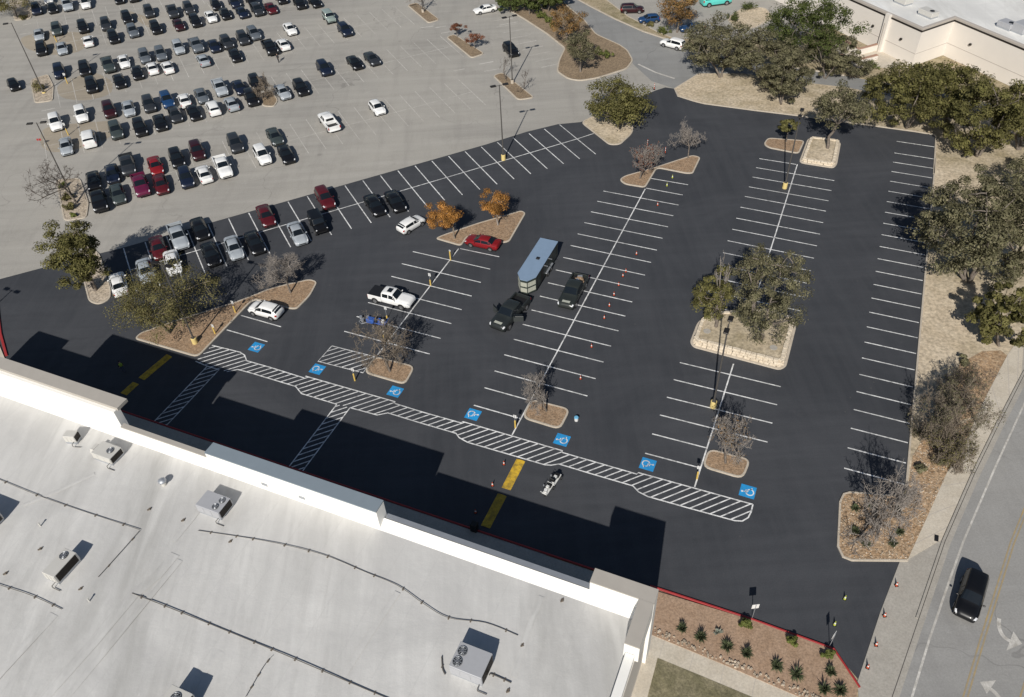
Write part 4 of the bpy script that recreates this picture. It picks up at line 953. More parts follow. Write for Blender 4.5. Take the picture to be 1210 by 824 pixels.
def leafy(px, ytop, hw, label, leaf, seed, name='oak_tree', clumps=60, per=95, size=.17, trunk=.30, stems=1, flat=.62, dxy=(0, 0), bark='bark', group=None, z0=.1, dens=1.0, rc=.27, hollow=.45, cat='tree', low=.22):
    rs = np.random.RandomState(seed); base = G(*px, z0); H = height_at(base, ytop); m = mpp(base + np.array([0, 0, H * .6])); RR = hw * m * 1.10; per = int(per * 1.45)
    e = empty(name, (base[0], base[1], z0), 0, label, cat, group)
    zc = H * (low + (1 - low) / 2); hz = H * (1 - low) / 2; cx, cy = dxy[0] * m, dxy[1] * m
    # lobed outline
    ph = rs.uniform(0, 6.28, 6); am = rs.uniform(.05, .16, 6)
    C = []
    while len(C) < clumps:
        d = rs.normal(0, 1, 3); d[2] = d[2] * .9 + .15; d /= np.linalg.norm(d); th = math.atan2(d[1], d[0])
        k = 1 + sum(am[i] * math.sin((i + 1) * th + ph[i] + d[2] * 2) for i in range(6)) * .9
        r = rs.uniform(hollow ** 3, 1) ** (1 / 3) * k * .84
        p = np.array([cx + d[0] * r * RR, cy + d[1] * r * RR, zc + d[2] * r * hz])
        if p[2] < H * low * .7: continue
        C.append(p)
    C = np.array(C); cr = RR * rc * rs.uniform(.65, 1.3, clumps)
    n = int(per * dens); Cc = np.repeat(C, n, 0); d = rs.normal(0, 1, (len(Cc), 3)); d /= np.linalg.norm(d, axis=1, keepdims=True); rad = rs.uniform(0, 1, (len(Cc), 1)) ** .45
    P = Cc + d * rad * np.repeat(cr, n)[:, None] * np.array([1, 1, flat]); N = d * 1.1 + rs.normal(0, .40, d.shape) + np.array([0, 0, .45])
    P[:, 2] = np.maximum(P[:, 2], .25)
    link('crown', quads_np('crown', leaf_quads(P, N, size, rs), M[leaf]), e)
    # trunk and limbs
    P0, P1, R0, R1 = [], [], [], []; tr = max(.06, H * .020)
    tops = []
    for s_ in range(stems):
        a = rs.uniform(0, 6.28); sp = RR * (.10 if stems == 1 else .28)
        b0 = np.array([0, 0, 0.]) if stems == 1 else np.array([math.cos(a), math.sin(a), 0]) * tr * 1.2
        t1 = np.array([cx * .45 + math.cos(a) * sp, cy * .45 + math.sin(a) * sp, H * trunk]); pts, rr = limb_path(b0 - [0, 0, .1], t1, tr / stems ** .4 * 1.25, tr / stems ** .4 * .8, rs, 5, .06)
        tops.append(t1); P0 += pts[:-1]; P1 += pts[1:]; R0 += list(rr[:-1]); R1 += list(rr[1:])
    order = rs.permutation(clumps)[:min(clumps, 26)]; tops = np.array(tops); hubs = []
    for i, k in enumerate(order):
        src = tops[np.argmin(np.linalg.norm(tops - C[k], axis=1))]; r0 = tr * .55
        if i > 6 and hubs:
            hb_ = np.array(hubs); j = np.argmin(np.linalg.norm(hb_ - C[k], axis=1))
            if np.linalg.norm(hb_[j] - C[k]) < np.linalg.norm(src - C[k]): src = hb_[j]; r0 = tr * .3
        pts, rr = limb_path(src, C[k], r0, tr * .08, rs, 5, .10); hubs += pts[2:5]; P0 += pts[:-1]; P1 += pts[1:]; R0 += list(rr[:-1]); R1 += list(rr[1:])
    V, I = tubes_np(P0, P1, R0, R1, 6); link('trunk', quads_np('trunk', V, M[bark], True, I), e)
    return e, H, RR
def bare(px, ytop, hw, label, seed, twig='twig', name='bare_tree', levels=6, kids=(6, 4, 4, 4, 3, 3), trunk=.24, leaf=None, nleaf=0, lsize=.12, z0=.1, up=.14, spread=.85, group=None, thick=1.0):
    rs = np.random.RandomState(seed); base = G(*px, z0); H = height_at(base, ytop); m = mpp(base + np.array([0, 0, H * .5])); RR = hw * m
    e = empty(name, (base[0], base[1], z0), 0, label, 'tree', group)
    p = np.array([[0, 0, -.1]]); q = np.array([[rs.normal(0, .05) * H, rs.normal(0, .05) * H, H * trunk]]); r = np.array([max(.04, H * .016)])
    A0, A1, B0, B1 = [p], [q], [r * 1.25], [r * .85]; d = (q - p); d /= np.linalg.norm(d); Ln = np.array([H * (1 - trunk) * .40])
    for lv in range(levels):
        k = kids[lv]; n = len(q)
        S_ = np.repeat(q, k, 0); D = np.repeat(d, k, 0); par0 = np.repeat(p, k, 0)
        t = rs.uniform(.45, 1, (n * k, 1)) if lv > 0 else rs.uniform(.85, 1, (n * k, 1)); S_ = par0 + (S_ - par0) * t
        nd = D * (.75 if lv else .45) + rs.normal(0, spread, (n * k, 3)) * (1 if lv else .85) + np.array([0, 0, up if lv else .55]); nd /= np.linalg.norm(nd, axis=1, keepdims=True)
        ln = np.repeat(Ln, k) * rs.uniform(.6, 1.1, n * k); E_ = S_ + nd * ln[:, None]
        rr = np.repeat(r, k) * .60 if lv < 3 else np.repeat(r, k) * .72
        rr = np.maximum(rr, .0105 * thick)
        A0.append(S_); A1.append(E_); B0.append(rr); B1.append(np.maximum(rr * .6, .008 * thick)); p, q, d, r, Ln = S_, E_, nd, rr, ln * .68
    P0, P1, R0, R1 = map(np.concatenate, (A0, A1, B0, B1)); mx = P1[:, 2].max(); rad = np.percentile(np.hypot(P1[:, 0], P1[:, 1]), 97)
    sc = np.array([RR / rad, RR / rad, H / mx]); P0 = P0 * sc; P1 = P1 * sc; P1[:, 2] = np.maximum(P1[:, 2], .1); P0[1:, 2] = np.maximum(P0[1:, 2], .05)
    nt_ = 1 + kids[0]; V, I = tubes_np(P0[:nt_], P1[:nt_], R0[:nt_], R1[:nt_], 6); link('trunk', quads_np('trunk', V, M['bark'], True, I), e)
    V, I = tubes_np(P0[nt_:], P1[nt_:], R0[nt_:], R1[nt_:], 3); cr_ = link('crown', quads_np('crown', V, M[twig], False, I), e)
    if leaf:
        k = rs.randint(len(P1) // 2, len(P1), nleaf); Cn = P1[k] + rs.normal(0, .12, (nleaf, 3)); link('leaves', quads_np('leaves', leaf_quads(Cn, rs.normal(0, 1, (nleaf, 3)) + [0, 0, .4], lsize, rs), M[leaf]), e)
    return e
GO = 'live oaks around the lot'
leafy((113, 343), 264, 30, 'dense olive-green oak in the cobbled island by the fresh asphalt', 'oak', 11, clumps=80, per=130, size=.15, trunk=.34, low=.14, dxy=(0, 0), group=GO)
leafy((203, 393), 323, 62, 'thin olive tree with slender stems in the long left island', 'thin', 12, 'olive_tree', clumps=95, per=120, size=.10, trunk=.35, stems=3, rc=.22, dxy=(6, 0), hollow=.2, low=.22, bark='browntwig')
leafy((537.5, 282), 238, 19, 'round orange-leaved tree at the narrow end of the island by the red sedan', 'orangeleaf', 13, 'autumn_tree', clumps=44, per=150, size=.09, trunk=.42, rc=.30, dxy=(-9, -2), low=.36, bark='browntwig')
leafy((588.5, 266), 224, 19, 'paler orange-leaved tree at the wide end of the island by the red sedan', 'orangeleaf', 14, 'autumn_tree', clumps=44, per=110, size=.085, trunk=.42, rc=.30, dxy=(0, -2), low=.36, bark='twig')
leafy((729, 150), 95, 37, 'broad dense oak in the pale soil island at the corner of the fresh lot', 'oak', 15, clumps=64, per=120, size=.17, trunk=.22, dxy=(0, 0), low=.10, stems=3, group=GO)
leafy((928.5, 168), 143, 12, 'small lollipop oak on the brown mulch island', 'oak', 16, clumps=18, per=90, size=.14, trunk=.55, low=.5, flat=.5, group=GO)
leafy((978, 175), 103, 32, 'leaning grey-green oak in the small limestone planter', 'oakgrey', 17, clumps=46, per=95, size=.16, trunk=.42, low=.36, z0=.55, dxy=(4, 0), group=GO)
# oaks on the back strip
for i, (px, yt, hw, lb, lf, cl, st, dx) in enumerate([
    ((852, 92), 20, 44, 'grey-green oak at the access-road end of the back strip', 'oakgrey', 70, 2, (-4, 4)),
    ((906, 107), 38, 42, 'middle oak of the back strip with a slanting dark limb', 'oakgrey', 66, 2, (-4, 6)),
    ((923, 123), 62, 30, 'low oak hanging over the kerb of the back strip', 'oakgrey', 50, 2, (6, 4)),
    ((960, 72), -6, 52, 'big deep-green oak beyond the access road by the far store', 'deep', 84, 2, (-12, 0)),
    ((975, 92), 40, 28, 'small grey oak beside the yard wall', 'oakgrey', 40, 2, (8, 2)),
    ((1071, 151), 72, 46, 'wide olive oak with several leaning stems at the back of the lot', 'oak', 80, 3, (-16, 0)),
    ((1122, 150), 76, 44, 'olive oak next to the corner of the right-hand stalls', 'oak', 76, 3, (-16, 0)),
    ((1155, 184), 88, 46, 'olive oak at the top of the bare right-hand strip', 'oak', 80, 3, (-8, 0)),
    ((1205, 178), 92, 40, 'olive oak under the wall of the far store', 'oak', 66, 2, (-10, 0)),
    ((1100, 128), 74, 26, 'small oak behind the row of oaks at the far wall', 'oak', 36, 2, (0, 0)),
    ((1144, 331), 198, 62, 'large grey-green oak leaning over the right-hand stalls', 'oakgrey', 96, 4, (-22, 0)),
    ((1192, 336), 222, 46, 'grey-green oak beside the road behind the large leaning oak', 'oakgrey', 76, 3, (-18, 0)),
    ((1182, 408), 335, 34, 'green oak at the edge of the footpath', 'oak', 50, 2, (-16, 0)),
    ((1225, 250), 178, 46, 'grey oak at the far side of the dry strip', 'oakgrey', 60, 3, (0, 0))]):
    leafy(px, yt, hw, lb, lf, 100 + i, clumps=int(cl * 1.5), per=100, size=.17 if lf != 'oakgrey' else .16, trunk=.26, stems=st, dxy=dx, low=.06, rc=.175, hollow=.55, group=GO)
# the two trees in the planter
leafy((898, 399), 288, 47, 'tall upright grey-green oak in the large limestone planter', 'oakgrey', 41, clumps=100, per=95, size=.12, trunk=.25, low=.03, rc=.17, z0=.85, dxy=(-4, -6), stems=2, flat=.9, group=GO)
leafy((846, 386), 322, 31, 'smaller oak with bare grey top in the large limestone planter', 'oak', 42, clumps=40, per=85, size=.125, trunk=.3, low=.18, rc=.22, z0=.85, dxy=(-8, 2), group=GO)
bare((846, 386), 301, 17, 'leafless grey limbs rising beside the smaller planter oak', 43, z0=.85, kids=(3, 3, 3, 2, 2, 2), spread=.5, up=.5)
# bare trees
bare((343.5, 346), 291, 34, 'fine-twigged bare tree at the tip of the long left island', 51, kids=(6, 5, 4, 4, 4, 3), up=.35)
bare((756, 211), 164, 26, 'bare tree with a few red leaves at the narrow end of its island', 52, leaf='rust', nleaf=900, lsize=.09)
bare((813, 187), 147, 22, 'bare grey tree at the wide end of its island', 53)
bare((646, 486), 437, 31, 'small bare tree on the middle mulch island', 54)
bare((857.5, 547), 492, 31, 'bare tree with a tuft of tan leaves on the right mulch island', 55, leaf='tanleaf', nleaf=600, lsize=.08)
bare((461, 439), 380, 36, 'bare tree on the mulch island beside the hatched box', 56, 'browntwig', kids=(6, 5, 4, 4, 3, 3))
bare((1036, 623), 548, 46, 'wide bare tree in the rock bed at the driveway corner', 57, kids=(7, 5, 4, 4, 3, 3), up=.1, spread=.85, trunk=.12)
bare((1116, 512), 452, 46, 'sprawling brown thicket tree between the last stalls and the footpath', 58, 'browntwig', kids=(8, 5, 4, 4, 4, 4), up=.05, spread=.95, trunk=.12, leaf='oakgrey', nleaf=5200, lsize=.09)
bare((1106, 545), 502, 32, 'low brown thicket beside the rock bed', 62, 'browntwig', kids=(7, 5, 4, 4, 4, 3), up=.05, spread=.95, trunk=.1, leaf='thin', nleaf=2200, lsize=.085)
bare((1128, 470), 428, 30, 'dark scrubby thicket at the upper end of the brown leaf litter', 67, 'darktwig', kids=(7, 5, 4, 4, 3, 3), up=.1, spread=.95, trunk=.1, leaf='oakgrey', nleaf=1800, lsize=.085)
bare((91, 240), 178, 44, 'dark bare tree in the cobbled island with the twin lamp post', 59, 'darktwig', kids=(5, 4, 3, 3, 2, 2), spread=.8, thick=1.6)
bare((316, 117), 86, 14, 'small brown leafless bush tree in the old lot island', 60, 'browntwig', trunk=.12, thick=1.5)
bare((502, 13), -14, 22, 'bare tree on the farthest small island', 61, 'twig', kids=(5, 4, 3, 3, 2, 2))
bare((598, 93), 66, 12, 'thin bare sapling beside the lamp post by the access road', 63, 'darktwig', kids=(4, 3, 3, 2, 2, 2)); bare((619, 105), 80, 13, 'thin bare sapling at the lower end of the lamp post island', 64, 'darktwig', kids=(4, 3, 3, 2, 2, 2))
leafy((540.5, 44), 26, 9, 'small russet tree at the top of the second island', 'rust', 65, 'autumn_tree', clumps=16, per=60, size=.11, trunk=.4, low=.35)
leafy((561, 58), 40, 11, 'slightly larger russet tree on the second island', 'rust', 66, 'autumn_tree', clumps=18, per=60, size=.11, trunk=.4, low=.35)
for i, (px, yt, hw, lb) in enumerate([((603, 14), -12, 17, 'dark evergreen at the corner of the median by the half-hidden white car'), ((626, 17), -14, 17, 'second dark evergreen of the median row'), ((648, 14), -14, 14, 'third dark evergreen of the median row'), ((664, 7), -16, 12, 'last dark evergreen of the median row beside the access road')]):
    leafy(px, yt, hw, lb, 'deep', 70 + i, 'evergreen_tree', clumps=34, per=85, size=.18, trunk=.3, low=.12, group='evergreens on the median')
leafy((670, 51), 9, 23, 'rusty brown tree on the median', 'tanleaf', 75, 'autumn_tree', clumps=36, per=80, size=.14, trunk=.35, low=.25)
leafy((686, 85), 36, 22, 'grey-green young oak at the tip of the median', 'oakgrey', 76, clumps=40, per=80, size=.14, trunk=.35, low=.25)
leafy((800, 38), -16, 27, 'orange-brown tree in the verge beyond the access road', 'tanleaf', 77, 'autumn_tree', clumps=46, per=90, size=.16, trunk=.3, low=.22)
leafy((20, 20), -12, 30, 'olive tree with pale foliage at the corner of the far rows', 'thin', 78, 'olive_tree', clumps=40, per=70, size=.16, trunk=.3, low=.25)
leafy((1006, 92), 66, 18, 'low oak by the end of the yard wall', 'oakgrey', 79, clumps=24, per=80, size=.16, trunk=.25, low=.15, stems=2)
# shrubs
def shrub(px, hw, h, label, leaf='shrub', seed=1, group=None, z0=.1, n=14):
    rs = np.random.RandomState(seed); b = G(*px, z0); m = mpp(b); RR = hw * m; e = empty('shrub', (b[0], b[1], z0), 0, label, 'shrub', group)
    C = rs.normal(0, .42, (n, 3)) * [RR, RR, h * .5] + [0, 0, h * .55]; C[:, 2] = np.clip(C[:, 2], h * .2, h * .9); Cc = np.repeat(C, 60, 0); d = rs.normal(0, 1, Cc.shape); d /= np.linalg.norm(d, axis=1, keepdims=True)
    P = Cc + d * rs.uniform(.2, 1, (len(Cc), 1)) * RR * .42; P[:, 2] = np.maximum(P[:, 2], .08)
    link('foliage', quads_np('foliage', leaf_quads(P, d + [0, 0, .5], .12, rs), M[leaf]), e)
    t = MB()
    for k in range(5): t.tube((0, 0, -.05), tuple(C[k]), .03, .012, 5)
    t.build('stem', M['bark'], e)
for i, (px, hw, h, lb) in enumerate([((638, 22), 6, 1.3, 'first clipped green shrub of the median'), ((647, 27), 6, 1.3, 'second clipped green shrub of the median'), ((653, 32), 5, 1.1, 'third smaller shrub of the median'), ((707, 66), 6, 1.3, 'green shrub beside the young oak of the median'), ((717, 68), 6, 1.2, 'round green shrub at the end of the median row'), ((47, 107), 10, 1.6, 'brown-green shrub at the foot of the single-headed lamp post'), ((785, 38), 8, .9, 'low green shrub on the verge by the white car'), ((770, 31), 5, .8, 'small brown shrub beside the blue car'), ((866, 24), 8, 1.4, 'dark hedge at the left of the far soil island'), ((884, 12), 10, 1.2, 'dark hedge along the top of the far soil island'), ((28, 22), 5, .7, 'low shrub in the corner island of the far rows'), ((81, 236), 6, .9, 'first low shrub under the dark bare tree'), ((84, 248), 7, 1.0, 'second low shrub under the dark bare tree'), ((75, 222), 5, .8, 'smallest shrub under the dark bare tree'), ((88, 256), 4, .6, 'tiny shrub at the lower end of the cobbled island'), ((1030, 80), 10, 1.2, 'shrub at the foot of the far store wall')]):
    shrub(px, hw, h, lb, 'thin' if 'brown' in lb or 'low shrub' in lb else ('deep' if 'hedge' in lb else 'shrub'), 200 + i)
# spiky plants in the beds
def spiky(px, label, seed, r=.55, h=.75, n=60, leaf='plant', z0=.12, group=None, wd=.045):
    rs = np.random.RandomState(seed); b = G(*px, z0); e = empty('spiky_plant', (b[0], b[1], z0), 0, label, 'plant', group)
    a = rs.uniform(0, 6.28, n); el = rs.uniform(.15, 1.45, n); d = np.stack([np.cos(a) * np.cos(el), np.sin(a) * np.cos(el), np.sin(el)], 1); l = rs.uniform(.6, 1.1, (n, 1)) * np.array([[1.]]) * (r + (h - r) * np.sin(el)[:, None])
    s = np.stack([-np.sin(a), np.cos(a), np.zeros(n)], 1) * wd; o = d * .04; mid = d * l * .55 + [0, 0, .05]; tip = d * l - [0, 0, .0] + np.array([0, 0, -1]) * (l * .12 * np.cos(el)[:, None])
    tip[:, 2] = np.maximum(tip[:, 2], .02)
    link('leaves', quads_np('leaves', np.concatenate([np.stack([o - s * .6, o + s * .6, mid + s, mid - s], 1), np.stack([mid - s, mid + s, tip + s * .1, tip - s * .1], 1)]), M[leaf]), e)
    MB().tube((0, 0, -.03), (0, 0, .12), .09, .05, 8).build('crown_base', M['bark'], e)
for i, px in enumerate([(806, 744), (827.5, 754), (859, 765), (882, 773), (917.8, 788), (941, 798), (981, 795), (973.8, 816), (993, 817)]):
    spiky(px, 'grey-green spiky grass plant in the planting bed', 300 + i, .5 + .1 * (i % 3), .8 + .12 * (i % 2), 90, group='spiky plants in the planting bed')
for i, px in enumerate([(880.6, 739.5), (937.6, 762), (978.8, 776)]): shrub(px, 6.5, .75, 'bright green shrub along the red kerb', 'shrub', 330 + i, 'green shrubs along the red kerb', .12)
spiky((848, 748.5), 'pale silver agave in the planting bed', 340, .55, .5, 34, 'agave', wd=.07)
for i, px in enumerate([(1010.4, 628), (1022.6, 644), (1062.6, 630), (1055, 643.5), (1010, 602), (1061, 604), (1030, 600)]):
    spiky(px, 'dark green spiky plant in the rock bed', 350 + i, .5, .7, 80, group='spiky plants in the rock bed')
for i, px in enumerate([(1112, 548), (1138, 430), (1086, 556)]): shrub(px, 7, .8, ('scrubby plant at the foot of the brown thicket', 'dark scrub patch on the dry strip', 'scrub beside the thicket and the kerb')[i], 'oakgrey', 370 + i)
# loose rock on the rock bed
rs = np.random.RandomState(5); poly = gp(bed_px); P = np.array(poly); mb = MB(); k = 0
while k < 700:
    p = rs.uniform(P.min(0), P.max(0))
    if in_poly(p, poly):
        s = rs.uniform(.05, .13); mb.box((p[0], p[1], .125 + s * .25), (s * 1.5, s * 1.1, s * .8), rs.uniform(0, 3), top=.5); k += 1
o = mb.build('loose_rock', M['cobble'], rockbed); o['kind'] = 'stuff'

# ------------------------------------------------------------------ vehicles
# stations: x, half width, underside, belt line, half width of roof, roof edge, roof centre
SPEC = {
 'sedan': dict(st=[(-2.40, .70, .46, .80, .58, .84, .86), (-2.30, .83, .32, .95, .66, .99, 1.02), (-1.95, .89, .24, .99, .68, 1.03, 1.06), (-1.68, .905, .22, .985, .67, 1.04, 1.08), (-.98, .91, .21, .96, .57, 1.35, 1.41), (-.35, .915, .21, .945, .585, 1.39, 1.455), (.30, .915, .21, .93, .575, 1.37, 1.435), (1.12, .91, .21, .905, .70, .96, 1.01), (1.85, .90, .22, .84, .70, .88, .92), (2.20, .85, .26, .74, .64, .78, .81), (2.36, .76, .32, .66, .56, .69, .71), (2.42, .64, .40, .58, .46, .60, .62)],
    ws=(.36, 1.06), rw=(-1.64, -1.03), sw=((-.02, .86), (-1.36, -.10)), wheels=1.40, wr=.325, hl=(2.06, 2.33), tl=(-2.385, -2.2), mir=(.80, .97)),
 'suv': dict(st=[(-2.36, .72, .50, .92, .60, 1.02, 1.05), (-2.30, .85, .36, 1.02, .64, 1.22, 1.25), (-2.05, .91, .28, 1.05, .66, 1.58, 1.63), (-1.6, .93, .27, 1.05, .67, 1.65, 1.71), (-.4, .94, .26, 1.04, .68, 1.69, 1.75), (.25, .94, .26, 1.03, .67, 1.66, 1.73), (1.05, .935, .26, 1.02, .74, 1.09, 1.14), (1.80, .92, .27, .98, .74, 1.03, 1.07), (2.15, .87, .30, .88, .68, .92, .95), (2.32, .78, .36, .76, .58, .79, .81), (2.38, .66, .44, .66, .48, .69, .70)],
    ws=(.31, .99), rw=(-2.27, -2.07), sw=((-.0, .82), (-1.95, -.10)), wheels=1.40, wr=.365, hl=(2.04, 2.29), tl=(-2.34, -2.1), mir=(.75, 1.08)),
 'hatchback': dict(st=[(-2.05, .70, .46, .85, .58, .92, .95), (-1.98, .82, .34, .95, .62, 1.05, 1.09), (-1.70, .88, .25, .99, .62, 1.30, 1.36), (-1.25, .895, .23, .98, .62, 1.42, 1.49), (-.3, .90, .22, .965, .62, 1.46, 1.53), (.30, .90, .22, .95, .61, 1.43, 1.50), (1.05, .895, .22, .93, .70, .99, 1.04), (1.65, .88, .23, .87, .68, .91, .95), (1.92, .82, .28, .78, .60, .82, .85), (2.04, .70, .36, .66, .50, .69, .71)],
    ws=(.36, .99), rw=(-1.93, -1.50), sw=((-.02, .80), (-1.45, -.10)), wheels=1.25, wr=.325, hl=(1.78, 2.0), tl=(-2.03, -1.85), mir=(.75, 1.0)),
 'van': dict(st=[(-2.50, .76, .50, .95, .66, 1.05, 1.08), (-2.45, .90, .36, 1.05, .72, 1.50, 1.54), (-2.25, .96, .28, 1.08, .76, 1.82, 1.88), (-1.2, .98, .27, 1.08, .78, 1.90, 1.96), (.40, .98, .27, 1.06, .77, 1.86, 1.93), (.75, .98, .27, 1.05, .74, 1.74, 1.80), (1.45, .97, .27, 1.03, .80, 1.16, 1.22), (2.05, .94, .28, .98, .76, 1.02, 1.06), (2.38, .86, .34, .84, .64, .88, .90), (2.46, .74, .42, .72, .54, .75, .77)],
    ws=(.80, 1.40), rw=(-2.43, -2.28), sw=((.2, 1.2), (-2.15, .08)), wheels=1.50, wr=.35, hl=(2.16, 2.40), tl=(-2.48, -2.3), mir=(1.0, 1.12)),
 'pickup': dict(st=[(-.98, .96, .42, 1.20, .72, 1.72, 1.78), (-.90, .975, .40, 1.20, .73, 1.78, 1.84), (-.2, .98, .40, 1.19, .74, 1.83, 1.89), (.50, .98, .40, 1.18, .73, 1.80, 1.87), (1.22, .98, .40, 1.17, .80, 1.24, 1.29), (2.20, .97, .41, 1.13, .80, 1.19, 1.23), (2.62, .95, .42, 1.06, .76, 1.12, 1.15), (2.78, .88, .46, .95, .70, .99, 1.01), (2.86, .80, .52, .84, .62, .87, .88)],
    ws=(.56, 1.16), rw=None, sw=((.06, 1.02), (-.82, -.04)), wheels=1.78, wr=.40, hl=(2.55, 2.80), tl=None, mir=(.95, 1.28), bed=(-2.88, -1.0, .99, 1.22)),
}
SPEC['jeep'] = dict(SPEC['suv'], st=[(-2.08, .80, .50, 1.05, .70, 1.62, 1.66), (-2.02, .88, .46, 1.06, .72, 1.74, 1.78), (-.4, .89, .46, 1.06, .72, 1.78, 1.82), (.42, .89, .46, 1.05, .72, 1.76, 1.80), (.80, .88, .46, 1.05, .72, 1.14, 1.18), (1.85, .80, .46, 1.03, .62, 1.10, 1.12), (2.0, .78, .50, .98, .60, 1.04, 1.06)],
    ws=(.46, .77), rw=(-2.07, -2.03), sw=((-.1, .5), (-1.9, -.2)), wheels=1.35, wr=.40, hl=(1.86, 1.99), tl=(-2.07, -2.0), mir=(.6, 1.15))
def keys(st, x):
    c = [np.interp(x, st[:, 0], st[:, k]) for k in range(1, 7)]; w_, zb, be, wr, zr, zt = c
    return np.array([(0, zb), (w_ * .86, zb), (w_ * .975, zb + .12), (w_, zb + (be - zb) * .55), (w_ * .985, be - .06), (w_ * .945, be), (wr + .035, zr - .06), (wr - .05, zr + (zt - zr) * .35), (wr * .55, zt - (zt - zr) * .12), (0, zt)])
def surf(st, x, s, side, off=.0):
    k = keys(st, x); i = min(int(s), 8); p = k[i] + (k[i + 1] - k[i]) * (s - i); d = k[i + 1] - k[i]; n = np.array([d[1], -d[0]]); n = n / max(np.linalg.norm(n), 1e-6)
    if off:
        k2 = keys(st, x + .03); p2 = k2[i] + (k2[i + 1] - k2[i]) * (s - i); slope = (p2 - p) @ n / .03
        N = np.array([-slope, n[0], n[1]]); N /= np.linalg.norm(N)
        return (x + N[0] * off, side * (p[0] + N[1] * off), p[1] + N[2] * off)
    return (x, side * p[0], p[1])
def patch(st, x0, x1, s0, s1, side, nx=5, ns=3, off=.012, both=False, taper=0.0):
    V = []; F = []; sides = (1, -1) if both else (side,)
    for sd in sides:
        n = len(V)
        for i in range(nx + 1):
            for j in range(ns + 1): V.append(surf(st, x0 + (x1 - x0) * i / nx, s0 + (s1 - s0) * j / ns, sd, off))
        F += [tuple(n + q for q in (i * (ns + 1) + j, (i + 1) * (ns + 1) + j, (i + 1) * (ns + 1) + j + 1, i * (ns + 1) + j + 1)) for i in range(nx) for j in range(ns)]
    return V, F
def proto(kind):
    sp = SPEC[kind]; st = np.array(sp['st']); xs = []
    for a, b in zip(st[:, 0], st[1:, 0]): xs += [a, (a + b) / 2] if b - a > .3 else [a]
    xs.append(st[-1, 0]); V = []; F = []; n = 18
    for x in xs:
        k = keys(st, x); V += [(x, y, z) for y, z in k] + [(x, -y, z) for y, z in k[-2:0:-1]]
    for i in range(len(xs) - 1):
        for k in range(n): F.append((i * n + k, (i + 1) * n + k, (i + 1) * n + (k + 1) % n, i * n + (k + 1) % n))
    F += [tuple(range(n)), tuple(range(len(xs) * n - 1, (len(xs) - 1) * n - 1, -1))]
    me = mesh_from('body', V, F, M['car'], smooth=True); me.set_sharp_from_angle(angle=R(38))
    parts = [('body', me, True, None)]
    wx, wrad = sp['wheels'], sp['wr']; W_ = float(st[:, 1].max()); fx = wx; bx_ = -wx
    if kind == 'pickup': fx, bx_ = 1.72, -1.92
    ub = MB(); lo = float(st[:, 2].min()); x0 = sp['bed'][0] if 'bed' in sp else st[0, 0]
    ub.box(((x0 + st[-1, 0]) / 2, 0, lo - .02), (st[-1, 0] - x0 - .5, W_ * 1.7, .16))
    for x in (fx, bx_):
        for sd in (1, -1):
            pts = [(x + (wrad + .075) * math.cos(a), wrad + (wrad + .075) * math.sin(a)) for a in np.linspace(-.35, math.pi + .35, 13)]
            nV = len(ub.V); y = sd * (W_ + .006)
            ub.add([(px_, y, max(.2, pz)) for px_, pz in pts] + [(px_, y - sd * .25, max(.2, pz)) for px_, pz in pts], [tuple(range(13))] + [(i, i + 1, 14 + i, 13 + i) for i in range(12)])
    parts.append(('underbody', ub.mesh('underbody', M['black']), False, None))
    g = M['glass']
    a, b = sp['ws']; v_, f_ = patch(st, a, b, 6.25, 9, 1, both=True); parts.append(('windshield', mesh_from('windshield', v_, f_, g), False, None))
    if sp['rw']: a, b = sp['rw']; v_, f_ = patch(st, a, b, 6.3, 9, 1, 3, 4, both=True); parts.append(('rear_window', mesh_from('rear_window', v_, f_, g), False, None))
    for sd in (1, -1):
        for a, b in sp['sw']:
            v_, f_ = patch(st, a, b, 5.12, 5.94, sd, 5, 2); parts.append(('side_window', mesh_from('side_window', v_, f_, g), False, None))
        a, b = sp['hl']; v_, f_ = patch(st, a, b, 4.2, 6.2, sd, 3, 3, .014); parts.append(('headlight', mesh_from('headlight', v_, f_, M['lamp']), False, None))
        if sp['tl']: a, b = sp['tl']; v_, f_ = patch(st, a, b, 3.3, 5.2, sd, 3, 3, .014); parts.append(('taillight', mesh_from('taillight', v_, f_, M['tail']), False, None))
        x, z = sp['mir']; parts.append(('mirror', MB().box((x, sd * (W_ + .09), z), (.12, .2, .14), bev=.03).mesh('mirror', M['car']), True, None))
    # grille and plate band
    xf = st[-1, 0]; parts.append(('grille', MB().box((xf + .005, 0, float(st[-1, 2]) + .12), (.03, float(st[-1, 1]) * 1.5, .12)).mesh('grille', M['black']), False, None))
    if 'bed' in sp:
        b0, b1, bw, bz = sp['bed']; bd = MB()
        for sd in (1, -1): bd.box(((b0 + b1) / 2, sd * (bw - .09), (.5 + bz) / 2), (b1 - b0, .16, bz - .5), bev=.03)
        bd.box((b0 + .06, 0, (.55 + bz) / 2), (.12, bw * 2 - .36, bz - .55), bev=.03); bd.box((b1 - .05, 0, (.5 + bz) / 2), (.08, bw * 2 - .36, bz - .5))
        bd.box((b0 - .05, 0, .55), (.12, bw * 1.7, .18), bev=.03)
        parts.append(('bed', bd.mesh('bed', M['car']), True, None))
        parts.append(('bed_liner', MB().box(((b0 + b1) / 2, 0, .78), (b1 - b0 - .16, bw * 2 - .37, .06)).mesh('bed_liner', M['black']), False, None))
        parts.append(('rear_window', MB().box((-.99, 0, 1.50), (.02, 1.2, .36)).mesh('rear_window', g), False, None))
        for sd in (1, -1): parts.append(('taillight', MB().box((b0 - .005, sd * (bw - .08), bz - .25), (.03, .15, .4)).mesh('taillight', M['tail']), False, None))
    wm = MB().tube((0, -.11, 0), (0, .11, 0), wrad, wrad, 18).mesh('wheel', M['tyre'], False)
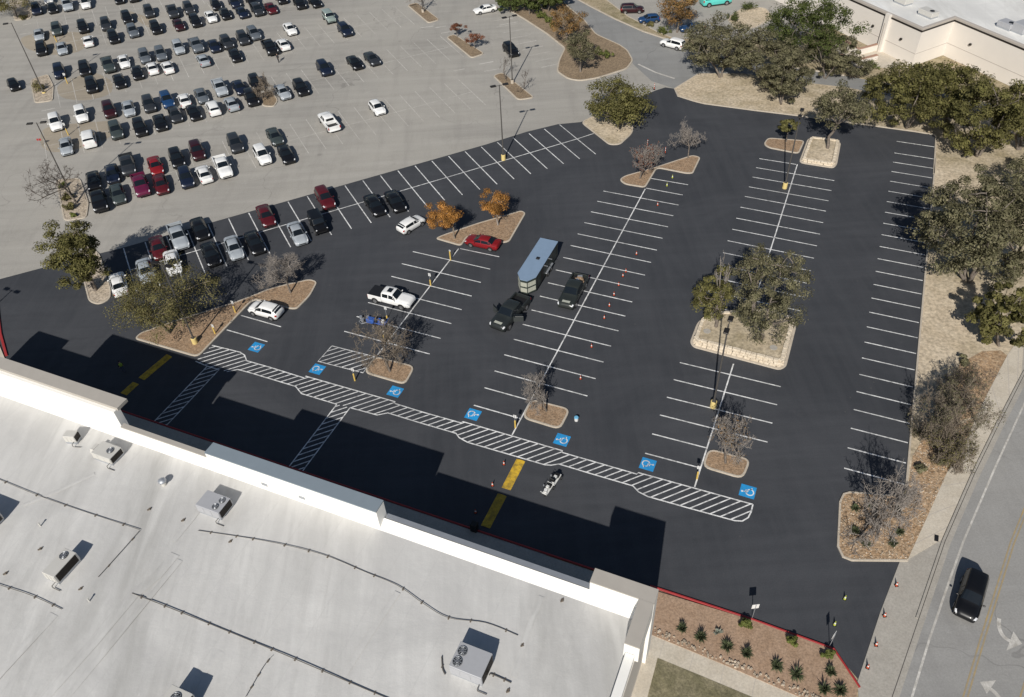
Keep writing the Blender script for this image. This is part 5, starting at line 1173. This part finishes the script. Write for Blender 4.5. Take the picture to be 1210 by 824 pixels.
    rm = MB().tube((0, -.118, 0), (0, .118, 0), wrad * .64, wrad * .64, 12).mesh('rim', M['rim'])
    return parts, (wm, rm, fx, bx_, W_ - .085, wrad)
PROTO = {k: proto(k) for k in SPEC}
CATN = {'sedan': 'car', 'suv': 'SUV', 'hatchback': 'car', 'van': 'van', 'pickup': 'pickup truck', 'jeep': 'SUV'}
NAMEN = {'sedan': 'sedan_car', 'suv': 'suv_car', 'hatchback': 'hatchback_car', 'van': 'passenger_van', 'pickup': 'pickup_truck', 'jeep': 'off_road_car'}
RGB = {'white': (.76, .76, .75), 'silver': (.33, .36, .39), 'grey': (.105, .120, .138), 'dark grey': (.026, .029, .034), 'black': (.0060, .0062, .0075), 'navy': (.008, .013, .030), 'blue': (.012, .045, .125), 'red': (.20, .010, .014),
       'dark red': (.080, .008, .012), 'maroon': (.030, .006, .009), 'wine-coloured': (.105, .010, .040), 'pale green': (.26, .32, .30), 'green-grey': (.042, .054, .054), 'teal': (.10, .52, .47)}
def spawn(kind, loc, head, col, label, group=None, extra=None, scale=1.0):
    parts, (wm, rm, fx, bx_, wy, wrad) = PROTO[kind]
    e = empty(NAMEN[kind], loc, head, label, CATN[kind], group); e.scale = (scale,) * 3
    rgb = tuple(RGB[col]) + (1.0,)
    for nm, me, paint, _ in parts:
        o = link(nm, me, e)
        if paint: o.color = rgb
    for x in (fx, bx_):
        for sd in (1, -1):
            o = link('wheel', wm, e); o.location = (x, sd * wy, wrad); q = link('rim', rm, o)
    return e
FH = math.atan2(F2[1], F2[0])
CARS = []
def row(rid, items):
    for it in items:
        x, y, k, c = it[:4]; fl = it[4] if len(it) > 4 else 0
        if k == 's' and rid != 'E' and c not in ('white', 'silver', 'red') and rng.random() < .55: k = 'u'
        CARS.append(dict(row=rid, px=(x, y), kind={'s': 'sedan', 'u': 'suv', 'h': 'hatchback', 'v': 'van', 'p': 'pickup', 'j': 'jeep'}[k], col=c, flip=fl))
row('T', [(43, 11, 'u', 'navy'), (57, -2, 's', 'white'), (62, 9, 's', 'black'), (80, 6, 'p', 'silver'), (101, 4, 'u', 'white'), (140, -2, 's', 'black'), (157, -4, 's', 'black')])
row('A', [(46, 41, 's', 'silver'), (67, 35, 'u', 'green-grey'), (98, 32, 'u', 'black'), (49, 58, 's', 'black'), (73, 57, 's', 'silver'), (104, 48, 's', 'white', 1), (125, 29, 'u', 'dark grey'), (150, 21, 'u', 'black'), (176, 14, 'u', 'dark grey'),
    (134, 44, 's', 'black'), (157, 37, 's', 'grey'), (184, 33, 's', 'black'), (204, 14, 'p', 'dark grey'), (223, 10, 's', 'dark grey'), (255, 5, 's', 'black'), (277, 3, 'u', 'navy'), (211, 29, 's', 'maroon'), (231, 25, 's', 'black'), (249, 19.5, 's', 'white'),
    (266, 16, 's', 'black'), (286, 14.5, 's', 'navy'), (298, 1.5, 'p', 'black'), (304, 12, 's', 'dark grey'), (320, 9.5, 's', 'dark red'), (332, -2, 's', 'black'), (354, 4, 's', 'black'), (372, 2, 's', 'black')])
row('B', [(70, 84.5, 'u', 'navy'), (100, 81.5, 'u', 'black'), (128, 77, 'p', 'green-grey'), (146.5, 72.5, 's', 'white'), (171, 67, 'u', 'grey'), (190, 64, 'u', 'grey'), (108, 101, 's', 'black'), (141, 95.5, 's', 'black'), (162, 85.5, 's', 'black'), (180, 80, 's', 'white', 1), (198, 79, 's', 'white', 1),
    (211, 56.5, 'u', 'silver'), (232, 54, 'p', 'grey'), (253, 54, 's', 'navy'), (268, 50.5, 'u', 'dark grey'), (287, 45.5, 'u', 'dark grey'), (300, 40, 'u', 'grey'), (240, 70.5, 's', 'silver', 1), (278, 65, 's', 'black'), (319, 56.5, 'p', 'black'), (334.5, 52, 's', 'white', 1), (342.5, 34, 's', 'white'), (389, 21, 'j', 'pale green'), (407.5, 35.5, 's', 'navy')])
row('C', [(65.5, 145, 'u', 'white'), (96, 135.5, 'u', 'white'), (129, 130, 's', 'maroon'), (152, 128, 's', 'silver'), (176, 123.5, 'u', 'dark grey'), (197.5, 118.5, 's', 'blue'), (218, 118, 's', 'white', 1), (238, 113, 's', 'grey'), (260, 104, 'p', 'silver'), (283, 103, 's', 'navy'), (302, 98, 's', 'black'), (334, 108.5, 's', 'silver'), (355.5, 104, 's', 'black'),
    (78, 172.5, 's', 'silver'), (105.5, 164, 'v', 'white', 1), (137, 154.5, 's', 'green-grey'), (165.5, 151, 's', 'black'), (189, 144.5, 's', 'black'), (207, 135, 's', 'dark grey'), (229, 132.5, 's', 'black'), (252, 127.5, 'u', 'white', 1), (273.5, 122, 's', 'silver', 1), (297, 116, 'u', 'black'), (383, 81, 's', 'navy'), (419, 73.7, 's', 'black'), (439.5, 69, 's', 'dark grey')])
row('D', [(110.5, 213.5, 's', 'black'), (132.5, 205, 's', 'navy'), (151, 195, 'p', 'dark grey'), (183.5, 195.5, 's', 'red'), (209, 187.5, 's', 'black'), (233, 178.5, 'u', 'maroon'), (278, 170, 's', 'dark grey'), (324.5, 161, 's', 'green-grey'), (117, 237, 'p', 'black'), (139, 229, 's', 'green-grey'), (166.5, 219, 'p', 'wine-coloured'), (190, 217.5, 's', 'dark red'),
    (220, 210.5, 's', 'navy'), (241, 205, 's', 'white', 1), (263.5, 197.5, 'p', 'white'), (310, 183.5, 'u', 'white'), (338, 182, 's', 'black'), (388.5, 144, 'p', 'white', 1), (445.5, 127, 'h', 'white')])
row('E', [(211, 280, 'p', 'silver'), (236, 270, 's', 'black'), (187, 292.5, 's', 'dark red'), (204, 310, 's', 'white'), (249, 300, 's', 'black'), (172, 320, 's', 'silver'), (140, 335, 's', 'white', 1), (314, 254.5, 's', 'dark red'), (276.5, 292.6, 's', 'silver'), (301, 286.5, 's', 'black'), (384, 234.5, 'u', 'dark red'), (351.5, 275.5, 's', 'silver'), (376, 264.5, 'j', 'black'), (442.7, 242, 's', 'black'), (467, 237.5, 's', 'black')])
PHRASE = {'T': 'in the farthest row', 'A': 'in the second-farthest row', 'B': 'in the shrub island row', 'C': 'in the brown-bush island row', 'D': 'in the old row facing fresh asphalt', 'E': 'in the striped fresh asphalt double row'}
TN = {'sedan': 'sedan', 'suv': 'SUV', 'hatchback': 'hatchback', 'van': 'van', 'pickup': 'pickup', 'jeep': 'boxy off-roader'}
for c in CARS: c['p'] = G(*c['px'], .75); c['t'] = float(c['p'][:2] @ F1)
labels = {}
for c in CARS:
    near = sorted((d for d in CARS if d is not c and d['row'] == c['row']), key=lambda d: np.linalg.norm(d['p'] - c['p']))[:2]
    d1_ = [f"{d['col']} {TN[d['kind']]}" for d in near]
    c['label'] = f"{c['col']} {TN[c['kind']]} {PHRASE[c['row']]}, near a {d1_[0]} and {d1_[1]}"
    if len(c['label'].split()) > 16: c['label'] = f"{c['col']} {TN[c['kind']]} {PHRASE[c['row']]}, next to a {d1_[0]}"
    labels[c['label']] = labels.get(c['label'], 0) + 1
for c in CARS:
    zz = Z_FRESH if c['row'] == 'E' else Z_OLD
    spawn(c['kind'], (c['p'][0], c['p'][1], zz), FH + (math.pi if c['flip'] else 0) + rng.uniform(-.03, .03), c['col'], c['label'], 'cars parked ' + PHRASE[c['row']], scale=1.06)
c = G(16, 100, .7); spawn('hatchback', (c[0], c[1], Z_OLD), FH + .15, 'black', 'black hatchback driving alone past the end of the old rows')
def at(px, z=.7, zg=Z_FRESH): c = G(*px, z); return (c[0], c[1], zg)
def heading(pa, pb): a = G(*pa); b = G(*pb); return math.atan2(b[1] - a[1], b[0] - a[0])
wp = spawn('pickup', at((463, 350.5), .9), TH + .0, 'white', 'white pickup with black bed cover parked by the spine line')
MB().box((-1.94, 0, 1.225), (1.84, 1.9, .05), bev=.02).build('bed_cover', M['black'], wp); MB().box((-.05, 0, 1.90), (.62, .75, .02)).build('sunroof', M['glass'], wp)
spawn('hatchback', at((314, 366)), TH + math.pi, 'white', 'white hatchback parked against the long left island', scale=1.06)
spawn('sedan', at((570.5, 285.5)), TH + math.pi, 'red', 'bright red sedan tucked into the notch of the orange-tree island')
spawn('hatchback', at((485.5, 264.5)), R(24.4) + .35, 'white', 'white hatchback driving along the aisle of the fresh asphalt')
spawn('suv', at((1148, 703), .8, .01), math.atan2(d0[1], d0[0]), 'black', 'black SUV driving along the right-hand road')
spawn('suv', at((603.5, 58.5), .8, Z_OLD), FH - .1, 'black', 'black SUV driving between the far islands')
spawn('suv', at((795, 51), .8, .01), heading((795, 51), (770, 44.5)), 'white', 'white SUV driving on the access road by the oaks')
spawn('suv', at((747, 10), .8, .005), R(-5), 'maroon', 'maroon SUV parked beyond the access road verge')
spawn('hatchback', at((767, 21.5), .8, .005), R(185), 'blue', 'blue hatchback parked beside the orange-brown tree')
spawn('sedan', at((818, 31.5), .8, .005), R(185), 'blue', 'blue car half hidden under the orange-brown tree')
spawn('sedan', at((573, 10), .8, .005), R(200), 'white', 'white car half hidden under the dark evergreens')
far_lot = sheet('upper_lot', gp([(716, 0), (742, 20), (776, 38), (800, 47), (860, 50), (935, 45), (985, 30), (1000, -30), (680, -30)]), .0075, M['old'])
sp_ = spawn('van', at((846, 0), .9, .01), R(10), 'teal', 'turquoise minibus parked beyond the oaks, cut off by the picture edge', scale=1.25)

# ------------------------------------------------------------------ work trucks and trailer
th_ = heading((634, 305), (600, 372))
roofc = [G(x, y, 2.6) for x, y in ((637.8, 281.8), (659.9, 285.8), (633, 329.6), (610, 324.4))]
axis = ((roofc[2] + roofc[3]) - (roofc[0] + roofc[1]))[:2]; tl_ = np.linalg.norm(axis) / 2; ta = math.atan2(axis[1], axis[0]); tc = sum(roofc) / 4
tw = 2.35; tlen = max(6.0, tl_)
tr_ = empty('enclosed_trailer', (tc[0], tc[1], Z_FRESH), ta, 'dark V-nosed enclosed trailer with a pale blue roof', 'trailer')
hl_ = tlen / 2; hw_ = tw / 2
plan = [(-hl_, -hw_), (hl_ - .3, -hw_), (hl_ + .75, -.45), (hl_ + .75, .45), (hl_ - .3, hw_), (-hl_, hw_)]
slab('body', plan, .5, 2.55, M['trailer'], tr_); sheet('underside', plan, .5, M['black'], tr_)
slab('roof', inset(plan, -.04), 2.55, 2.64, M['trailerroof'], tr_)
MB().box((.2, .1, 2.70), (.45, .45, .14), bev=.03).build('roof_vent', M['black'], tr_)
for (p, q) in ((plan[1], plan[2]), (plan[2], plan[3]), (plan[3], plan[4])):
    p = np.array(p); q = np.array(q); m_ = (p + q) / 2; d = q - p; l = np.linalg.norm(d); n_ = np.array([d[1], -d[0]]) / l
    for z in (1.05, 1.9): MB().box((*(m_ + n_ * .015), z), (l * .9, .02, .62), math.atan2(d[1], d[0])).build('nose_panel', M['plate'], tr_)
for sd in (1, -1):
    for k in range(6): MB().box((-hl_ + .5 + k * (tlen - 1.2) / 5, sd * (hw_ + .012), 1.55), (.07, .02, 1.9)).build('side_rib', M['darkmetal'], tr_)
    MB().box((-.6, sd * (hw_ + .12), .86), (2.3, .24, .08), bev=.02).build('mudguard', M['galv'], tr_)
    for x in (-1.15, -.05):
        wh = MB().tube((x, sd * (hw_ - .02), .36), (x, sd * (hw_ + .2), .36), .36, .36, 16).build('wheel', M['tyre'], tr_); MB().tube((x, sd * (hw_ + .2), .36), (x, sd * (hw_ + .21), .36), .2, .2, 10).build('rim', M['rim'], wh)
MB().box((1.6, hw_ + .02, 1.5), (.9, .03, 1.8)).build('side_door', M['darkmetal'], tr_); MB().box((-hl_ - .02, 0, 1.5), (.04, 2.2, 1.95)).build('ramp_door', M['darkmetal'], tr_)
MB().tube((hl_ + .6, -.4, .5), (hl_ + 1.9, 0, .5), .06).tube((hl_ + .6, .4, .5), (hl_ + 1.9, 0, .5), .06).build('drawbar', M['black'], tr_)
for k in (-.6, .9): MB().box((k, hw_ + .25, 2.35), (.06, .5, .06)).build('ladder_rack', M['galv'], tr_)
u_ = np.array([math.cos(ta), math.sin(ta)])
t1 = spawn('pickup', at((602.5, 369), .9), heading((627, 345), (594, 383)), 'green-grey', 'dark work truck with both front doors open, hitched to the trailer', scale=1.10)
for o in t1.children:
    if o.name.split('.')[0] in ('body', 'bed', 'mirror'): o.color = (.022, .026, .026, 1)
for sd in (1, -1):
    dr = MB().box((0, 0, 0), (1.1, .08, .75), bev=.03).build('door', M['car'], t1); dr.location = (.95 - .35, sd * 1.42, .88); dr.rotation_euler = (0, 0, sd * -R(62)); dr.color = (.05, .055, .055, 1)
    dg = MB().box((0, 0, .52), (.9, .03, .36)).build('door_window', M['glass'], dr)
MB().box((2.2, 0, 1.215), (.75, .9, .012)).build('hood_panel', M['plate'], t1)
t2 = spawn('pickup', at((677, 344), .9), heading((689, 322), (668, 362)), 'green-grey', 'dark work truck with a cluttered bed parked beside the trailer', scale=1.07)
for o in t2.children:
    if o.name.split('.')[0] in ('body', 'bed', 'mirror'): o.color = (.024, .028, .026, 1)
MB().box((2.2, 0, 1.215), (.75, .9, .012)).build('hood_panel', M['plate'], t2)
for i in range(14):
    c = (-2.6 + rng.random() * 1.4, rng.uniform(-.7, .7), .86 + rng.random() * .18); o = MB().box((0, 0, 0), (.25 + rng.random() * .3, .2 + rng.random() * .2, .15 + rng.random() * .2), rng.random() * 3).build('tool_box', M[rng.choice(['wood', 'bollard', 'galv', 'black', 'mulch'])], t2); o.location = c

# ------------------------------------------------------------------ line-marking machines
def striper(px, rz, label, bm, scale=1.0):
    c = G(*px); e = empty('line_marking_machine', (c[0], c[1], Z_FRESH), rz, label, 'machine'); e.scale = (scale,) * 3
    MB().box((0, 0, .42), (1.5, .55, .08), bev=.02).path([(-.75, .27, .42), (-.95, .27, 1.05), (-1.1, .27, 1.08)], .025).path([(-.75, -.27, .42), (-.95, -.27, 1.05), (-1.1, -.27, 1.08)], .025).tube((-1.05, -.3, 1.08), (-1.05, .3, 1.08), .022).build('frame', bm, e)
    MB().box((.35, 0, .62), (.45, .42, .36), bev=.05).tube((.35, .0, .8), (.35, 0, .9), .12).build('engine', M['black'], e)
    MB().box((-.05, 0, .72), (.3, .3, .5), bev=.03).build('pump', bm, e)
    MB().lathe([(.17, .46), (.18, .86)], (-.45, 0, 0), 16).build('paint_bucket', M['signface'], e)
    for x, y in ((.55, .36), (.55, -.36), (-.6, 0)):
        w_ = MB().tube((x, y - .06, .22), (x, y + .06, .22), .22, .22, 14).build('wheel', M['tyre'], e); MB().tube((x, y - .065, .22), (x, y + .065, .22), .11, .11, 10).build('rim', M['rim'], w_)
    MB().path([(0, .15, .9), (.3, .5, .85), (.5, .62, .5), (.35, .65, .2)], .018).build('hose', M['black'], e)
    MB().box((.35, .66, .2), (.1, .12, .2)).build('spray_gun', M['galv'], e)
    return e
m1 = striper((647.5, 581), R(58), 'white line-marking machine trailing behind its ride-on driver unit', M['whitegear'], .95)
m2 = striper((656.5, 569.5), R(58), 'white ride-on driver unit with a dark seat ahead of the marking machine', M['whitegear'], 1.0)
MB().box((-.55, 0, .95), (.45, .5, .12), bev=.04).box((-.78, 0, 1.2), (.1, .5, .45), bev=.03).build('seat', M['black'], m2)
m3 = striper((449, 385), TH + math.pi, 'blue marking machine standing below the white pickup', M['bluegear'], 1.15)
MB().box((.9, .1, .55), (.9, .6, .5), bev=.05).build('tank', M['bluegear'], m3); MB().path([(1.3, .3, .3), (1.9, .5, .1), (2.4, .2, .05), (2.0, -.3, .05), (2.6, -.4, .05)], .03).build('hose_coil', M['galv'], m3)
for i, (x, y) in enumerate(((2.0, .1), (2.4, -.25), (1.7, -.5))): MB().lathe([(.15, 0), (.16, .36)], (x, y, 0), 12).build('paint_bucket', M['galv'], m3)

# ------------------------------------------------------------------ people
def person(px, rz, label, top, legs, stride=.12, z=.01, vest=None):
    c = G(*px); e = empty('person', (c[0], c[1], z), rz, label, 'person')
    bm = bmesh.new(); J = {}
    def vt(n, x, y, zz): J[n] = bm.verts.new((x, y, zz))
    s = stride
    for n, p in dict(pel=(0, 0, .95), sp=(0, 0, 1.15), ch=(0, .02, 1.38), nk=(0, .03, 1.52), hd0=(0, .04, 1.60), hd1=(0, .05, 1.72),
        hl=(-.10, 0, .90), kl=(-.11, s * .6, .50), al=(-.11, s, .08), tl=(-.12, s + .15, .04), hr=(.10, 0, .90), kr=(.11, -s * .3, .50), ar=(.11, -s, .09), tr=(.12, -s + .15, .04),
        sl=(-.19, .02, 1.42), el=(-.25, -.05, 1.14), wl=(-.25, .06, .90), fl=(-.24, .09, .80), sr=(.19, .02, 1.42), er=(.25, .02, 1.14), wr=(.25, .12, .92), fr=(.24, .16, .83)).items(): vt(n, *p)
    for a, b in ('pel sp', 'sp ch', 'ch nk', 'nk hd0', 'hd0 hd1', 'pel hl', 'hl kl', 'kl al', 'al tl', 'pel hr', 'hr kr', 'kr ar', 'ar tr', 'ch sl', 'sl el', 'el wl', 'wl fl', 'ch sr', 'sr er', 'er wr', 'wr fr') if False else [q.split() for q in ('pel sp', 'sp ch', 'ch nk', 'nk hd0', 'hd0 hd1', 'pel hl', 'hl kl', 'kl al', 'al tl', 'pel hr', 'hr kr', 'kr ar', 'ar tr', 'ch sl', 'sl el', 'el wl', 'wl fl', 'ch sr', 'sr er', 'er wr', 'wr fr')]:
        bm.edges.new((J[a], J[b]))
    names = list(J); me = bpy.data.meshes.new('figure'); bm.to_mesh(me); bm.free()
    rad = dict(pel=.15, sp=.14, ch=.16, nk=.06, hd0=.09, hd1=.10, hl=.095, kl=.065, al=.045, tl=.04, sl=.07, el=.05, wl=.036, fl=.04)
    o = link('figure_cage', me); md = o.modifiers.new('skin', 'SKIN'); 
    for i, n in enumerate(names):
        k = n if n in rad else n[:-1] + 'l'; r_ = rad[k]; me.skin_vertices[0].data[i].radius = (r_, r_ * (.8 if n in ('ch', 'sp') else 1)); me.skin_vertices[0].data[i].use_root = (n == 'pel')
    o.modifiers.new('sub', 'SUBSURF').levels = 1
    dg = bpy.context.evaluated_depsgraph_get(); m2_ = bpy.data.meshes.new_from_object(o.evaluated_get(dg)); bpy.data.objects.remove(o)
    m2_.materials.clear()
    for m_ in (M['skin'], M[top], M[legs], M['black']): m2_.materials.append(m_)
    for p in m2_.polygons:
        ce = p.center; p.material_index = 0 if ce.z > 1.50 or (abs(ce.x) > .2 and ce.z < .95) else (1 if ce.z > .96 else (2 if ce.z > .11 else 3)); p.use_smooth = True
    link('body', m2_, e)
    MB().lathe([(.105, 1.66), (.115, 1.72), (.09, 1.80), (.03, 1.835)], (0, .03, 0), 12).build('hair', M['cloth1'], e, True)
    if vest: MB().lathe([(.19, 1.02), (.20, 1.2), (.215, 1.38), (.12, 1.47)], (0, .01, 0), 12).build('vest', M[vest], e, True)
person((329.5, 74), R(160), 'person in dark clothes walking across the old lot near the white sedan', 'cloth1', 'cloth1', z=.005)
person((147, 440), R(30), 'worker in a yellow-green vest standing in the store shade', 'cloth1', 'cloth2', vest='hivis')
for _o in COL.objects:
    if _o.type == 'MESH' and _o.data.users > 1: pass
